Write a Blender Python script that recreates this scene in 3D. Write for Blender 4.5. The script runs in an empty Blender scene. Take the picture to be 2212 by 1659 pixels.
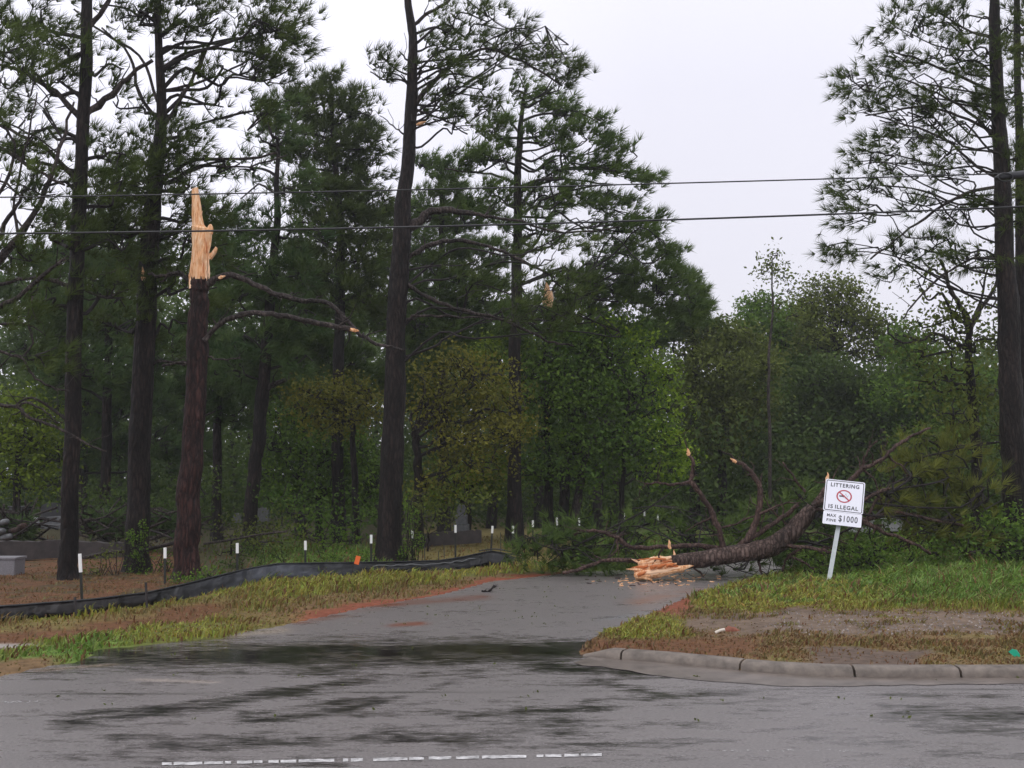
import bpy, math, numpy as np
from mathutils import Vector, Matrix
R = np.random.default_rng(11)
sc = bpy.context.scene
COL = sc.collection

# ------------------------------------------------------------------ camera
F = 2304.0; CX, CY = 1106.0, 829.5; HOR = 1045.0; HC = 1.9
PITCH = math.atan((HOR - CY) / F)
cd = bpy.data.cameras.new("camera"); cam = bpy.data.objects.new("camera", cd); COL.objects.link(cam)
cd.sensor_width = 36.0; cd.lens = F / 2212.0 * 36.0; cd.clip_end = 3000; cd.clip_start = 0.05
cam.location = (0, 0, HC); cam.rotation_euler = (math.pi / 2 + PITCH, 0, 0)
sc.camera = cam

# ------------------------------------------------------------------ world: overcast rain sky
W = bpy.data.worlds.new("World"); sc.world = W; W.use_nodes = True
nt = W.node_tree; nt.nodes.clear()
def wn(t, **k):
    n = nt.nodes.new(t)
    for a, b in k.items(): setattr(n, a, b)
    return n
out = wn('ShaderNodeOutputWorld'); bg = wn('ShaderNodeBackground'); bg.inputs['Strength'].default_value = 0.1
sky = wn('ShaderNodeTexSky', sky_type='NISHITA', sun_disc=False, sun_elevation=math.radians(48), sun_rotation=math.radians(200))
sky.air_density = 1.0; sky.dust_density = 4.0
tc = wn('ShaderNodeTexCoord'); sep = wn('ShaderNodeSeparateXYZ')
ramp = wn('ShaderNodeValToRGB')          # cloud deck, brighter overhead
e = ramp.color_ramp.elements
e[0].position = 0.0; e[0].color = (9.0 / 16, 8.85 / 16, 9.7 / 16, 1)
e[1].position = 1.0; e[1].color = (15.0 / 16, 15.0 / 16, 15.6 / 16, 1)
m = e.new(0.35); m.color = (9.5 / 16, 9.4 / 16, 10.5 / 16, 1)
left = wn('ShaderNodeMapRange'); left.inputs['From Min'].default_value = 0.12; left.inputs['From Max'].default_value = -0.25
left.inputs['To Min'].default_value = 16.0; left.inputs['To Max'].default_value = 18.5
noi = wn('ShaderNodeTexNoise'); noi.inputs['Scale'].default_value = 2.0; noi.inputs['Detail'].default_value = 4
nr = wn('ShaderNodeMapRange'); nr.inputs['To Min'].default_value = 0.93; nr.inputs['To Max'].default_value = 1.07
mul = wn('ShaderNodeMath', operation='MULTIPLY')
sc1 = wn('ShaderNodeVectorMath', operation='SCALE')
mix = wn('ShaderNodeMix', data_type='RGBA'); mix.inputs['Factor'].default_value = 0.93
L = nt.links.new
L(tc.outputs['Generated'], sep.inputs[0]); L(sep.outputs['Z'], ramp.inputs['Fac']); L(sep.outputs['X'], left.inputs['Value'])
L(tc.outputs['Generated'], noi.inputs['Vector']); L(noi.outputs['Fac'], nr.inputs['Value'])
L(left.outputs[0], mul.inputs[0]); L(nr.outputs[0], mul.inputs[1])
L(ramp.outputs['Color'], sc1.inputs[0]); L(mul.outputs[0], sc1.inputs['Scale'])
L(sky.outputs[0], mix.inputs['A']); L(sc1.outputs[0], mix.inputs['B']); L(mix.outputs['Result'], bg.inputs['Color']); L(bg.outputs[0], out.inputs[0])

sd = bpy.data.lights.new("sun", 'SUN'); sd.energy = 0.5; sd.angle = math.radians(40); sd.color = (1, 0.97, 0.93)
so = bpy.data.objects.new("sun", sd); COL.objects.link(so)
so.rotation_euler = (math.radians(42), 0, math.radians(-20))
sc.view_settings.view_transform = 'Standard'; sc.view_settings.look = 'None'; sc.view_settings.gamma = 1
sc.view_settings.exposure = 0.0
sc.cycles.max_bounces = 6; sc.cycles.diffuse_bounces = 3; sc.cycles.glossy_bounces = 2; sc.cycles.transmission_bounces = 2
sc.cycles.sample_clamp_indirect = 3

# ------------------------------------------------------------------ pixel <-> world helpers (v = photo at 2212 x 1659)
cp, sp = math.cos(PITCH), math.sin(PITCH)
def ray(vx, vy):
    a = (vx - CX) / F; b = (CY - vy) / F
    return np.array([a, cp - b * sp, sp + b * cp])
def pt(vx, vy, Y):
    r = ray(vx, vy); return np.array([0, 0, HC]) + r * (Y / r[1])
def proj(x, y, z):
    z = z - HC; f = y * cp + z * sp; u = -y * sp + z * cp
    f = np.where(np.abs(f) < 1e-3, 1e-3, f)
    return CX + F * x / f, CY - F * u / f
def hash2(i, j, s):
    h = (i.astype(np.int64) * 374761393 + j.astype(np.int64) * 668265263 + s * 974634777) & 0x7fffffff
    h = ((h ^ (h >> 13)) * 1274126177) & 0x7fffffff
    return ((h ^ (h >> 16)) & 0xffff) / 65535.0
def vnoise(x, y, scale=1.0, seed=0):
    x = np.asarray(x, float) * scale + 1000.3; y = np.asarray(y, float) * scale + 1000.7
    i = np.floor(x); j = np.floor(y); fx = x - i; fy = y - j
    fx = fx * fx * (3 - 2 * fx); fy = fy * fy * (3 - 2 * fy)
    a = hash2(i, j, seed); b = hash2(i + 1, j, seed); c = hash2(i, j + 1, seed); d = hash2(i + 1, j + 1, seed)
    return (a * (1 - fx) + b * fx) * (1 - fy) + (c * (1 - fx) + d * fx) * fy
def fbm(x, y, scale=1.0, seed=0, n=3):
    t = 0; a = 0.5; s = 0
    for k in range(n):
        t = t + a * vnoise(x, y, scale * 2 ** k, seed + k); s += a; a *= 0.5
    return t / s
def ss(t): t = np.clip(t, 0, 1); return t * t * (3 - 2 * t)

def flat(vx, vy, z=0.0):
    r = ray(vx, vy); t = (z - HC) / r[2]; return np.array([r[0] * t, r[1] * t, z])
ROADV = [(-900, 1500), (-400, 1478), (0, 1463), (90, 1443), (180, 1430), (215, 1405), (330, 1392), (480, 1380), (620, 1350), (800, 1311), (960, 1284), (1060, 1257),
         (1230, 1238), (1370, 1230), (1500, 1212), (1640, 1204), (1760, 1208), (1740, 1228), (1680, 1243), (1560, 1271), (1480, 1291), (1430, 1313), (1395, 1332),
         (1340, 1352), (1290, 1376), (1255, 1396), (1246, 1408)]
KERBV = [(1262, 1416), (1300, 1419), (1348, 1423), (1450, 1431), (1605, 1446), (1700, 1454), (1842, 1460), (2068, 1461), (2300, 1461), (2700, 1461)]
road_poly = np.array([flat(*p)[:2] for p in ROADV + KERBV])
kerb_line = road_poly[len(ROADV):]
road_poly = np.vstack([road_poly, [[60, kerb_line[-1][1]], [60, -30], [-60, -30], [-60, road_poly[0][1]]]])
def seg_dist(X, Y, P, closed):
    d = np.full(X.shape, 1e9); n = len(P)
    for i in range(n if closed else n - 1):
        a = P[i]; b = P[(i + 1) % n]; ab = b - a; l = ab @ ab + 1e-12
        t = np.clip(((X - a[0]) * ab[0] + (Y - a[1]) * ab[1]) / l, 0, 1)
        d = np.minimum(d, np.hypot(X - a[0] - t * ab[0], Y - a[1] - t * ab[1]))
    return d
def inside(X, Y, P):
    r = np.zeros(X.shape, bool); n = len(P); j = n - 1
    for i in range(n):
        xi, yi = P[i]; xj, yj = P[j]
        c = ((yi > Y) != (yj > Y)) & (X < (xj - xi) * (Y - yi) / (yj - yi + 1e-12) + xi)
        r ^= c; j = i
    return r
def sdist(X, Y):
    d = seg_dist(X, Y, road_poly, True); return np.where(inside(X, Y, road_poly), -d, d)
def height(X, Y, full=False):
    X = np.asarray(X, float); Y = np.asarray(Y, float)
    d = sdist(X, Y); dk = seg_dist(X, Y, kerb_line, False)
    dd = d + 0.35 * (fbm(X, Y, 1.3, 5) - 0.5)
    h = 0.012 + 0.18 * ss(d / 4.5) + 0.05 * (fbm(X, Y, 0.7, 9) - 0.5) * ss(d / 1.0) + 0.02 * (fbm(X, Y, 4, 3) - 0.5) * ss(d / .5)
    kh = np.clip((X - kerb_line[0][0]) / 0.7, 0, 1)
    h = np.maximum(h, (0.086 + 0.02 * (fbm(X, Y, 3, 2) - .5)) * (1 - ss((dk - 1.2) / 1.5)) * kh)
    h += 0.35 * (fbm(X, Y, 0.06, 21) - 0.5) * ss((Y - 26) / 20)
    h = np.where((dd < 0.0) & (dk > 0.35), np.minimum(h, -0.02), h)
    h = np.where(d < 0.02, -0.02, h)
    return (h, d, dk) if full else h
def hit(vx, vy):
    z = 0.1
    for _ in range(12):
        p = flat(vx, vy, z); z = float(height(p[0:1], p[1:2])[0]); z = max(z, 0.0)
    return np.array([p[0], p[1], z])

def hitv(vx, vy):
    vx = np.asarray(vx, float); vy = np.asarray(vy, float); z = np.full(vx.shape, .1)
    a = (vx - CX) / F; b = (CY - vy) / F; ry = cp - b * sp; rz = sp + b * cp
    for _ in range(9):
        t = (z - HC) / rz; x = a * t; y = ry * t; z = np.maximum(height(x, y), 0)
    return np.stack([x, y, z], -1)

# ------------------------------------------------------------------ materials
MATS = {}
def mat(name, color=(.5, .5, .5), rough=.6, spec=.5, metal=0.0, build=None):
    if name in MATS: return MATS[name]
    m = bpy.data.materials.new(name); m.use_nodes = True; t = m.node_tree
    b = t.nodes['Principled BSDF']; b.inputs['Base Color'].default_value = (*color, 1); b.inputs['Roughness'].default_value = rough
    b.inputs['Specular IOR Level'].default_value = spec; b.inputs['Metallic'].default_value = metal
    if build: build(t, b)
    MATS[name] = m; return m
def N(t, kind, **k):
    n = t.nodes.new(kind)
    for a, b in k.items():
        if a.startswith('i_'): n.inputs[a[2:].replace('_', ' ')].default_value = b
        else: setattr(n, a, b)
    return n
def obj_coords(t, scale):
    g = N(t, 'ShaderNodeNewGeometry'); mp = N(t, 'ShaderNodeMapping'); mp.inputs['Scale'].default_value = scale
    t.links.new(g.outputs['Position'], mp.inputs['Vector']); return mp.outputs[0]
def ramp_of(t, fac, stops):
    r = N(t, 'ShaderNodeValToRGB'); e = r.color_ramp.elements
    while len(e) > 1: e.remove(e[-1])
    e[0].position = stops[0][0]; e[0].color = (*stops[0][1], 1)
    for p, c in stops[1:]:
        x = e.new(p); x.color = (*c, 1)
    t.links.new(fac, r.inputs[0]); return r.outputs[0]
def bark(name, c1, c2, c3, zs=1.0, rough=.65):
    def b(t, p):
        v = obj_coords(t, (11, 11, 2.4 * zs))
        vo = N(t, 'ShaderNodeTexVoronoi', feature='DISTANCE_TO_EDGE', i_Scale=1.3); no = N(t, 'ShaderNodeTexNoise', i_Scale=1.7, i_Detail=6)
        ad = N(t, 'ShaderNodeVectorMath', operation='ADD'); sc_ = N(t, 'ShaderNodeVectorMath', operation='SCALE', i_Scale=1.0)
        t.links.new(v, no.inputs[0]); t.links.new(no.outputs['Color'], sc_.inputs[0]); t.links.new(v, ad.inputs[0]); t.links.new(sc_.outputs[0], ad.inputs[1])
        t.links.new(ad.outputs[0], vo.inputs['Vector'])
        col = ramp_of(t, vo.outputs['Distance'], [(0.0, c1), (0.12, c2), (0.5, c3)])
        n2 = N(t, 'ShaderNodeTexNoise', i_Scale=.35, i_Detail=3); t.links.new(v, n2.inputs[0])
        mr = N(t, 'ShaderNodeMapRange', i_From_Min=.3, i_From_Max=.7, i_To_Min=.4, i_To_Max=1.7); t.links.new(n2.outputs['Fac'], mr.inputs[0])
        vm = N(t, 'ShaderNodeVectorMath', operation='SCALE'); t.links.new(col, vm.inputs[0]); t.links.new(mr.outputs[0], vm.inputs['Scale'])
        t.links.new(vm.outputs[0], p.inputs['Base Color'])
        bp = N(t, 'ShaderNodeBump', i_Strength=1.0, i_Distance=.06); t.links.new(vo.outputs['Distance'], bp.inputs['Height']); t.links.new(bp.outputs[0], p.inputs['Normal'])
    return mat(name, rough=rough, spec=.22, build=b)
M_bark = bark('pine_bark', (.0035, .0025, .0025), (.013, .009, .008), (.036, .024, .021))
M_bark_red = bark('red_pine_bark', (.006, .003, .003), (.026, .0115, .010), (.062, .028, .024))
M_bark_grey = bark('wet_log_bark', (.018, .011, .009), (.070, .047, .040), (.15, .108, .092))
M_twig = mat('twig_bark', (.020, .016, .016), .7, .25)
M_limb = bark('limb_bark', (.016, .012, .012), (.045, .035, .032), (.085, .070, .06), 2)
M_limb_brown = bark('brown_limb_bark', (.03, .018, .016), (.075, .045, .038), (.12, .08, .065), 2)

def leafmat(name, dark, light, trans=.32, rough=.5):
    m = bpy.data.materials.new(name); m.use_nodes = True; t = m.node_tree; p = t.nodes['Principled BSDF']
    a = N(t, 'ShaderNodeAttribute', attribute_name='tint')
    mx = N(t, 'ShaderNodeMix', data_type='RGBA'); mx.inputs['A'].default_value = (*dark, 1); mx.inputs['B'].default_value = (*light, 1)
    t.links.new(a.outputs['Fac'], mx.inputs['Factor']); t.links.new(mx.outputs['Result'], p.inputs['Base Color'])
    p.inputs['Roughness'].default_value = .6; p.inputs['Specular IOR Level'].default_value = .08
    tr = N(t, 'ShaderNodeBsdfTranslucent'); ms = N(t, 'ShaderNodeMixShader'); ms.inputs[0].default_value = trans
    t.links.new(mx.outputs['Result'], tr.inputs['Color']); t.links.new(p.outputs[0], ms.inputs[1]); t.links.new(tr.outputs[0], ms.inputs[2])
    t.links.new(ms.outputs[0], t.nodes['Material Output'].inputs['Surface']); return m
def attrmat(name, rough=.6, trans=.15, spec=.3):
    m = bpy.data.materials.new(name); m.use_nodes = True; t = m.node_tree; p = t.nodes['Principled BSDF']
    a = N(t, 'ShaderNodeAttribute', attribute_name='hue'); t.links.new(a.outputs['Color'], p.inputs['Base Color'])
    p.inputs['Roughness'].default_value = rough; p.inputs['Specular IOR Level'].default_value = spec
    if trans > 0:
        tr = N(t, 'ShaderNodeBsdfTranslucent'); ms = N(t, 'ShaderNodeMixShader'); ms.inputs[0].default_value = trans
        t.links.new(a.outputs['Color'], tr.inputs['Color']); t.links.new(p.outputs[0], ms.inputs[1]); t.links.new(tr.outputs[0], ms.inputs[2])
        t.links.new(ms.outputs[0], t.nodes['Material Output'].inputs['Surface'])
    return m
LM = {
 'pine': leafmat('pine_needles', (0.044, 0.066, 0.022), (0.109, 0.150, 0.034)),
 'pine2': leafmat('far_pine_needles', (0.054, 0.095, 0.026), (0.134, 0.197, 0.045)),
 'pine3': leafmat('bluish_pine_needles', (0.053, 0.099, 0.035), (0.113, 0.165, 0.053)),
 'pineolive': leafmat('olive_pine_needles', (0.076, 0.104, 0.023), (0.185, 0.227, 0.043)),
 'fallen': leafmat('fallen_pine_needles', (0.069, 0.084, 0.018), (0.207, 0.222, 0.044)),
 'green': leafmat('hardwood_leaves', (0.056, 0.110, 0.024), (0.151, 0.239, 0.034)),
 'lime': leafmat('lime_leaves', (0.085, 0.135, 0.018), (0.206, 0.269, 0.028)),
 'bright': leafmat('yellow_green_leaves', (0.089, 0.171, 0.018), (0.282, 0.390, 0.032)),
 'orange': leafmat('autumn_leaves', (0.097, 0.104, 0.020), (0.233, 0.223, 0.035)),
 'olive': leafmat('olive_leaves', (0.079, 0.099, 0.022), (0.156, 0.192, 0.038)),
 'dark': leafmat('dark_evergreen_leaves', (0.042, 0.074, 0.019), (0.106, 0.151, 0.036)),
 'ivy': leafmat('ivy_leaves', (0.055, 0.112, 0.019), (0.169, 0.273, 0.042)),
}
M_grass = attrmat('grass_blades', .55, .2)
M_stone = attrmat('pebbles', .45, 0, .5)
def wood(t, p):
    v = obj_coords(t, (30, 30, 4)); n = N(t, 'ShaderNodeTexNoise', i_Scale=1.1, i_Detail=8, i_Roughness=.65); t.links.new(v, n.inputs[0])
    c = ramp_of(t, n.outputs['Fac'], [(.30, (.42, .15, .05)), (.42, (.74, .36, .16)), (.55, (.86, .53, .30)), (.68, (.93, .70, .48))])
    t.links.new(c, p.inputs['Base Color'])
    bp = N(t, 'ShaderNodeBump', i_Strength=.6, i_Distance=.03); t.links.new(n.outputs['Fac'], bp.inputs['Height']); t.links.new(bp.outputs[0], p.inputs['Normal'])
M_wood = mat('fresh_split_pine', rough=.6, spec=.3, build=wood)
M_wood_pale = mat('pale_split_pine', (.92, .62, .40), .6, .3)
M_wood_dark = mat('orange_heartwood', (.50, .15, .045), .65, .3)
def ground_m(t, p):
    a = N(t, 'ShaderNodeAttribute', attribute_name='hue'); v = obj_coords(t, (1, 1, 1))
    n = N(t, 'ShaderNodeTexNoise', i_Scale=9.0, i_Detail=8, i_Roughness=.7); t.links.new(v, n.inputs[0])
    mr = N(t, 'ShaderNodeMapRange', i_From_Min=.3, i_From_Max=.7, i_To_Min=.55, i_To_Max=1.45); t.links.new(n.outputs['Fac'], mr.inputs[0])
    vm = N(t, 'ShaderNodeVectorMath', operation='SCALE'); t.links.new(a.outputs['Color'], vm.inputs[0]); t.links.new(mr.outputs[0], vm.inputs['Scale'])
    t.links.new(vm.outputs[0], p.inputs['Base Color'])
    bp = N(t, 'ShaderNodeBump', i_Strength=.8, i_Distance=.04); t.links.new(n.outputs['Fac'], bp.inputs['Height']); t.links.new(bp.outputs[0], p.inputs['Normal'])
M_ground = mat('wet_ground', rough=.8, spec=.2, build=ground_m)
def road_m(t, p):
    a = N(t, 'ShaderNodeAttribute', attribute_name='puddle'); hu = N(t, 'ShaderNodeAttribute', attribute_name='hue')
    v = obj_coords(t, (1, 1, 1)); vs = obj_coords(t, (.7, 1.5, 1)); vf = obj_coords(t, (2.4, 6.5, 1))
    grain = N(t, 'ShaderNodeTexNoise', i_Scale=42.0, i_Detail=5, i_Roughness=.75); t.links.new(v, grain.inputs[0])
    streak = N(t, 'ShaderNodeTexNoise', i_Scale=1.3, i_Detail=7, i_Roughness=.62); t.links.new(vs, streak.inputs[0])
    fine = N(t, 'ShaderNodeTexNoise', i_Scale=1.6, i_Detail=6, i_Roughness=.7); t.links.new(vf, fine.inputs[0])
    def mth(op, x, y):
        n = N(t, 'ShaderNodeMath', operation=op)
        for k, q in ((0, x), (1, y)):
            if isinstance(q, (int, float)): n.inputs[k].default_value = q
            else: t.links.new(q, n.inputs[k])
        return n.outputs[0]
    # wetness film = painted puddle field + ragged noise
    w = mth('ADD', a.outputs['Fac'], mth('MULTIPLY', mth('SUBTRACT', streak.outputs['Fac'], .5), 1.15))
    w = mth('ADD', w, mth('MULTIPLY', mth('SUBTRACT', fine.outputs['Fac'], .5), 1.6))
    film = N(t, 'ShaderNodeMapRange', i_From_Min=.28, i_From_Max=.88, interpolation_type='SMOOTHSTEP'); t.links.new(w, film.inputs[0])
    f = film.outputs[0]
    gr = N(t, 'ShaderNodeMapRange', i_From_Min=.3, i_From_Max=.7, i_To_Min=.4, i_To_Max=1.6); t.links.new(grain.outputs['Fac'], gr.inputs[0])
    dark = mth('SUBTRACT', 1.0, mth('MULTIPLY', f, .86))
    vm = N(t, 'ShaderNodeVectorMath', operation='SCALE'); t.links.new(hu.outputs['Color'], vm.inputs[0]); t.links.new(mth('MULTIPLY', gr.outputs[0], dark), vm.inputs['Scale'])
    t.links.new(vm.outputs[0], p.inputs['Base Color'])
    rr = N(t, 'ShaderNodeMapRange', i_To_Min=.29, i_To_Max=.05); t.links.new(f, rr.inputs[0]); t.links.new(rr.outputs[0], p.inputs['Roughness'])
    bs = N(t, 'ShaderNodeMapRange', i_To_Min=.55, i_To_Max=.06); t.links.new(f, bs.inputs[0])
    bp = N(t, 'ShaderNodeBump', i_Distance=.012); t.links.new(bs.outputs[0], bp.inputs['Strength']); t.links.new(grain.outputs['Fac'], bp.inputs['Height']); t.links.new(bp.outputs[0], p.inputs['Normal'])
    p.inputs['Specular IOR Level'].default_value = 1.0
M_road = mat('wet_asphalt', build=road_m)
def conc(c1, c2, s=6):
    def b(t, p):
        v = obj_coords(t, (1, 1, 1)); n = N(t, 'ShaderNodeTexNoise', i_Scale=s, i_Detail=8, i_Roughness=.65); t.links.new(v, n.inputs[0])
        t.links.new(ramp_of(t, n.outputs['Fac'], [(.3, c1), (.7, c2)]), p.inputs['Base Color'])
        bp = N(t, 'ShaderNodeBump', i_Strength=.4, i_Distance=.01); t.links.new(n.outputs['Fac'], bp.inputs['Height']); t.links.new(bp.outputs[0], p.inputs['Normal'])
    return b
M_kerb = mat('kerb_concrete', rough=.6, build=conc((.07, .057, .047), (.215, .178, .148), 7))
M_gutter = mat('gutter_concrete', rough=.35, build=conc((.08, .065, .055), (.20, .165, .145), 4))
M_granite = mat('grey_granite', rough=.5, build=conc((.16, .155, .17), (.27, .26, .28), 40))
M_marble = mat('weathered_marble', rough=.6, build=conc((.07, .075, .08), (.16, .165, .17), 12))
M_white_stone = mat('white_marble', rough=.5, build=conc((.38, .38, .40), (.62, .62, .66), 10))
M_dark_stone = mat('black_granite', rough=.25, build=conc((.015, .017, .02), (.035, .037, .042), 20))
M_wall = mat('old_plot_wall', rough=.8, build=conc((.03, .026, .026), (.075, .062, .06), 5))
M_fabric = attrmat('black_silt_fabric', .38, 0, .22)
M_fabric_rim = mat('grey_silt_hem', rough=.35, spec=.6, build=conc((.08, .085, .09), (.20, .21, .22), 8))
M_steel = mat('galvanised_steel', rough=.4, metal=.6, build=conc((.36, .40, .40), (.46, .50, .50), 12))
M_post = mat('dark_green_post', (.014, .016, .012), .5)
M_white = mat('white_post_paint', (.85, .86, .84), .4)
M_sign = mat('sign_white', (.80, .81, .90), .35)
M_black = mat('sign_black', (.03, .035, .05), .4)
M_red = mat('sign_red', (.42, .02, .05), .4)
M_line = mat('worn_lane_paint', rough=.5, build=conc((.12, .115, .115), (.80, .79, .79), 14))
M_wire = mat('cable_black', (.012, .013, .016), .45)
M_orange = mat('flag_orange', (.85, .16, .03), .5)
M_teal = mat('green_plastic', (.02, .42, .26), .35)
M_litter = mat('pale_litter', (.62, .56, .48), .6)
M_clay = mat('red_clay', rough=.75, build=conc((.16, .05, .028), (.30, .10, .055), 8))

# ------------------------------------------------------------------ mesh accumulation
class Geo:
    def __init__(s): s.v = []; s.n = 0; s.f = []; s.tint = []; s.hue = []
    def add(s, V, Fc, m=0, tint=0.5, hue=None):
        V = np.asarray(V, float).reshape(-1, 3); Fc = np.asarray(Fc, int)
        s.v.append(V); s.f.append((Fc + s.n, m)); s.n += len(V)
        s.tint.append(np.broadcast_to(np.asarray(tint, float), (len(V),)))
        s.hue.append(np.broadcast_to(np.asarray(hue if hue is not None else (.5, .5, .5), float), (len(V), 3)))
    def tube(s, P, r, sides=6, m=0, cap=True, rough=0.0):
        P = np.asarray(P, float); n = len(P); r = np.broadcast_to(np.asarray(r, float), (n,))
        T = np.gradient(P, axis=0); T /= np.linalg.norm(T, axis=1)[:, None] + 1e-9
        ref = np.array([0, 1., 0]) if abs(T[:, 1]).mean() < .8 else np.array([1., 0, 0])
        A = np.cross(T, ref); A /= np.linalg.norm(A, axis=1)[:, None] + 1e-9; B = np.cross(T, A)
        th = np.arange(sides) * 2 * math.pi / sides
        rr = r[:, None] * (1 + rough * R.uniform(-1, 1, (n, sides)))
        V = P[:, None, :] + rr[..., None] * (np.cos(th)[None, :, None] * A[:, None, :] + np.sin(th)[None, :, None] * B[:, None, :])
        i = np.arange(n - 1)[:, None] * sides; j = np.arange(sides)[None, :]; j2 = (j + 1) % sides
        Q = np.stack([i + j, i + j2, i + sides + j2, i + sides + j], -1).reshape(-1, 4)
        s.add(V.reshape(-1, 3), Q, m)
        if cap:
            st = s.n - n * sides
            for k in (0, n - 1):
                ring = np.arange(sides) + st + k * sides
                c = s.n; s.v.append(P[k][None]); s.n += 1; s.tint.append(np.array([.5])); s.hue.append(np.array([[.5, .5, .5]]))
                s.f.append((np.stack([ring, np.roll(ring, -1), np.full(sides, c)], -1), m))
    def box(s, c, h, rot=None, m=0):
        V = np.array([[x, y, z] for x in (-1, 1) for y in (-1, 1) for z in (-1, 1)], float) * np.asarray(h)
        if rot is not None: V = V @ np.asarray(rot).T
        s.add(V + np.asarray(c), [[0, 1, 3, 2], [4, 6, 7, 5], [0, 4, 5, 1], [2, 3, 7, 6], [0, 2, 6, 4], [1, 5, 7, 3]], m)
    def build(s, name, mats, parent=None, base=(0, 0, 0), smooth=True, tint=False, hue=False):
        me = bpy.data.meshes.new(name); V = np.vstack(s.v) - np.asarray(base)
        tot = []; idx = []; mi = []
        for f, m in s.f:
            tot.append(np.full(len(f), f.shape[1])); idx.append(f.ravel()); mi.append(np.full(len(f), m))
        tot = np.concatenate(tot); idx = np.concatenate(idx); mi = np.concatenate(mi)
        me.vertices.add(len(V)); me.vertices.foreach_set('co', V.ravel())
        me.loops.add(len(idx)); me.loops.foreach_set('vertex_index', idx)
        me.polygons.add(len(tot)); me.polygons.foreach_set('loop_start', np.concatenate([[0], np.cumsum(tot)[:-1]])); me.polygons.foreach_set('loop_total', tot)
        me.polygons.foreach_set('material_index', mi)
        me.update(calc_edges=True); me.validate()
        me.polygons.foreach_set('use_smooth', np.full(len(me.polygons), smooth))
        for x in (mats if isinstance(mats, (list, tuple)) else [mats]): me.materials.append(x)
        if tint:
            a = me.attributes.new('tint', 'FLOAT', 'POINT'); a.data.foreach_set('value', np.concatenate(s.tint).astype(np.float32))
        if hue:
            h = np.vstack(s.hue); h = np.hstack([h, np.ones((len(h), 1))]); a = me.attributes.new('hue', 'FLOAT_COLOR', 'POINT'); a.data.foreach_set('color', h.astype(np.float32).ravel())
        o = bpy.data.objects.new(name, me); COL.objects.link(o)
        if parent is not None: o.parent = parent
        else: o.location = base
        return o
def thing(name, label, cat, loc, group=None):
    o = bpy.data.objects.new(name, None); COL.objects.link(o); o.location = loc; o.empty_display_size = .2
    o['label'] = label; o['category'] = cat
    if group: o['group'] = group
    return o
def tag(o, label, cat, group=None, kind=None):
    o['label'] = label; o['category'] = cat
    if group: o['group'] = group
    if kind: o['kind'] = kind
    return o
def struct(o): o['kind'] = 'structure'; return o

def spline(P, k=5):
    P = np.asarray(P, float); Q = np.vstack([2 * P[0] - P[1], P, 2 * P[-1] - P[-2]]); o = []
    for i in range(1, len(Q) - 2):
        for t in np.arange(k) / k:
            a, b, c, d = Q[i - 1], Q[i], Q[i + 1], Q[i + 2]
            o.append(.5 * (2 * b + (c - a) * t + (2 * a - 5 * b + 4 * c - d) * t * t + (3 * b - a - 3 * c + d) * t ** 3))
    o.append(Q[-2]); return np.array(o)
def vpath(pts, Y0, Y1=None, k=5):
    Y1 = Y0 if Y1 is None else Y1; n = len(pts)
    return spline([pt(a, b, Y0 + (Y1 - Y0) * i / max(n - 1, 1)) for i, (a, b) in enumerate(pts)], k)
def unit(a): return a / (np.linalg.norm(a, axis=-1, keepdims=True) + 1e-9)

def needles(g, P, D, k=12, L=.26, w=.02, spread=.55, m=0, tint=None, droop=0.0):
    """tufts: k narrow blades from each point P along D"""
    n = len(P)
    if n == 0: return
    P = np.repeat(P, k, 0); D = np.repeat(unit(D), k, 0)
    d = unit(D + R.normal(0, spread, (n * k, 3)) + np.array([0, 0, -droop]))
    side = unit(np.cross(d, R.normal(0, 1, (n * k, 3)))) * (w / 2)
    l = (L * R.uniform(.65, 1.15, (n * k, 1)))
    V = np.stack([P - side, P + side, P + d * l + side * .35], 1).reshape(-1, 3)
    tn = np.repeat(R.uniform(0, 1, n) if tint is None else tint, k) * .8 + R.uniform(0, .2, n * k)
    g.add(V, np.arange(n * k * 3).reshape(-1, 3), m, np.repeat(tn, 3))
def leaves(g, P, size=.12, m=0, tint=None, up=.6, aspect=.6):
    n = len(P)
    if n == 0: return
    nn = unit(R.normal(0, 1, (n, 3)) + np.array([0, -.3, up])); a = unit(np.cross(nn, R.normal(0, 1, (n, 3)))); b = np.cross(nn, a)
    s = size * R.uniform(.6, 1.3, (n, 1)); a = a * s / 2; b = b * s / 2 * aspect
    V = np.stack([P - a, P - b * .9 + a * .1, P + a, P + b * .9 + a * .1], 1).reshape(-1, 3)
    tn = R.uniform(0, 1, n) if tint is None else tint
    g.add(V, np.arange(n * 4).reshape(-1, 4), m, np.repeat(tn, 4))
def wig(a, b, n=5, amp=.12, lift=0.0):
    a = np.asarray(a); b = np.asarray(b); t = np.linspace(0, 1, n)[:, None]; l = np.linalg.norm(b - a)
    o = a + (b - a) * t; o[:, 2:3] += lift * l * np.sin(t * math.pi)
    o += R.normal(0, 1, (n, 3)) * amp * l / n * np.minimum(t * 4, 1) * (t < 1); return o

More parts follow.
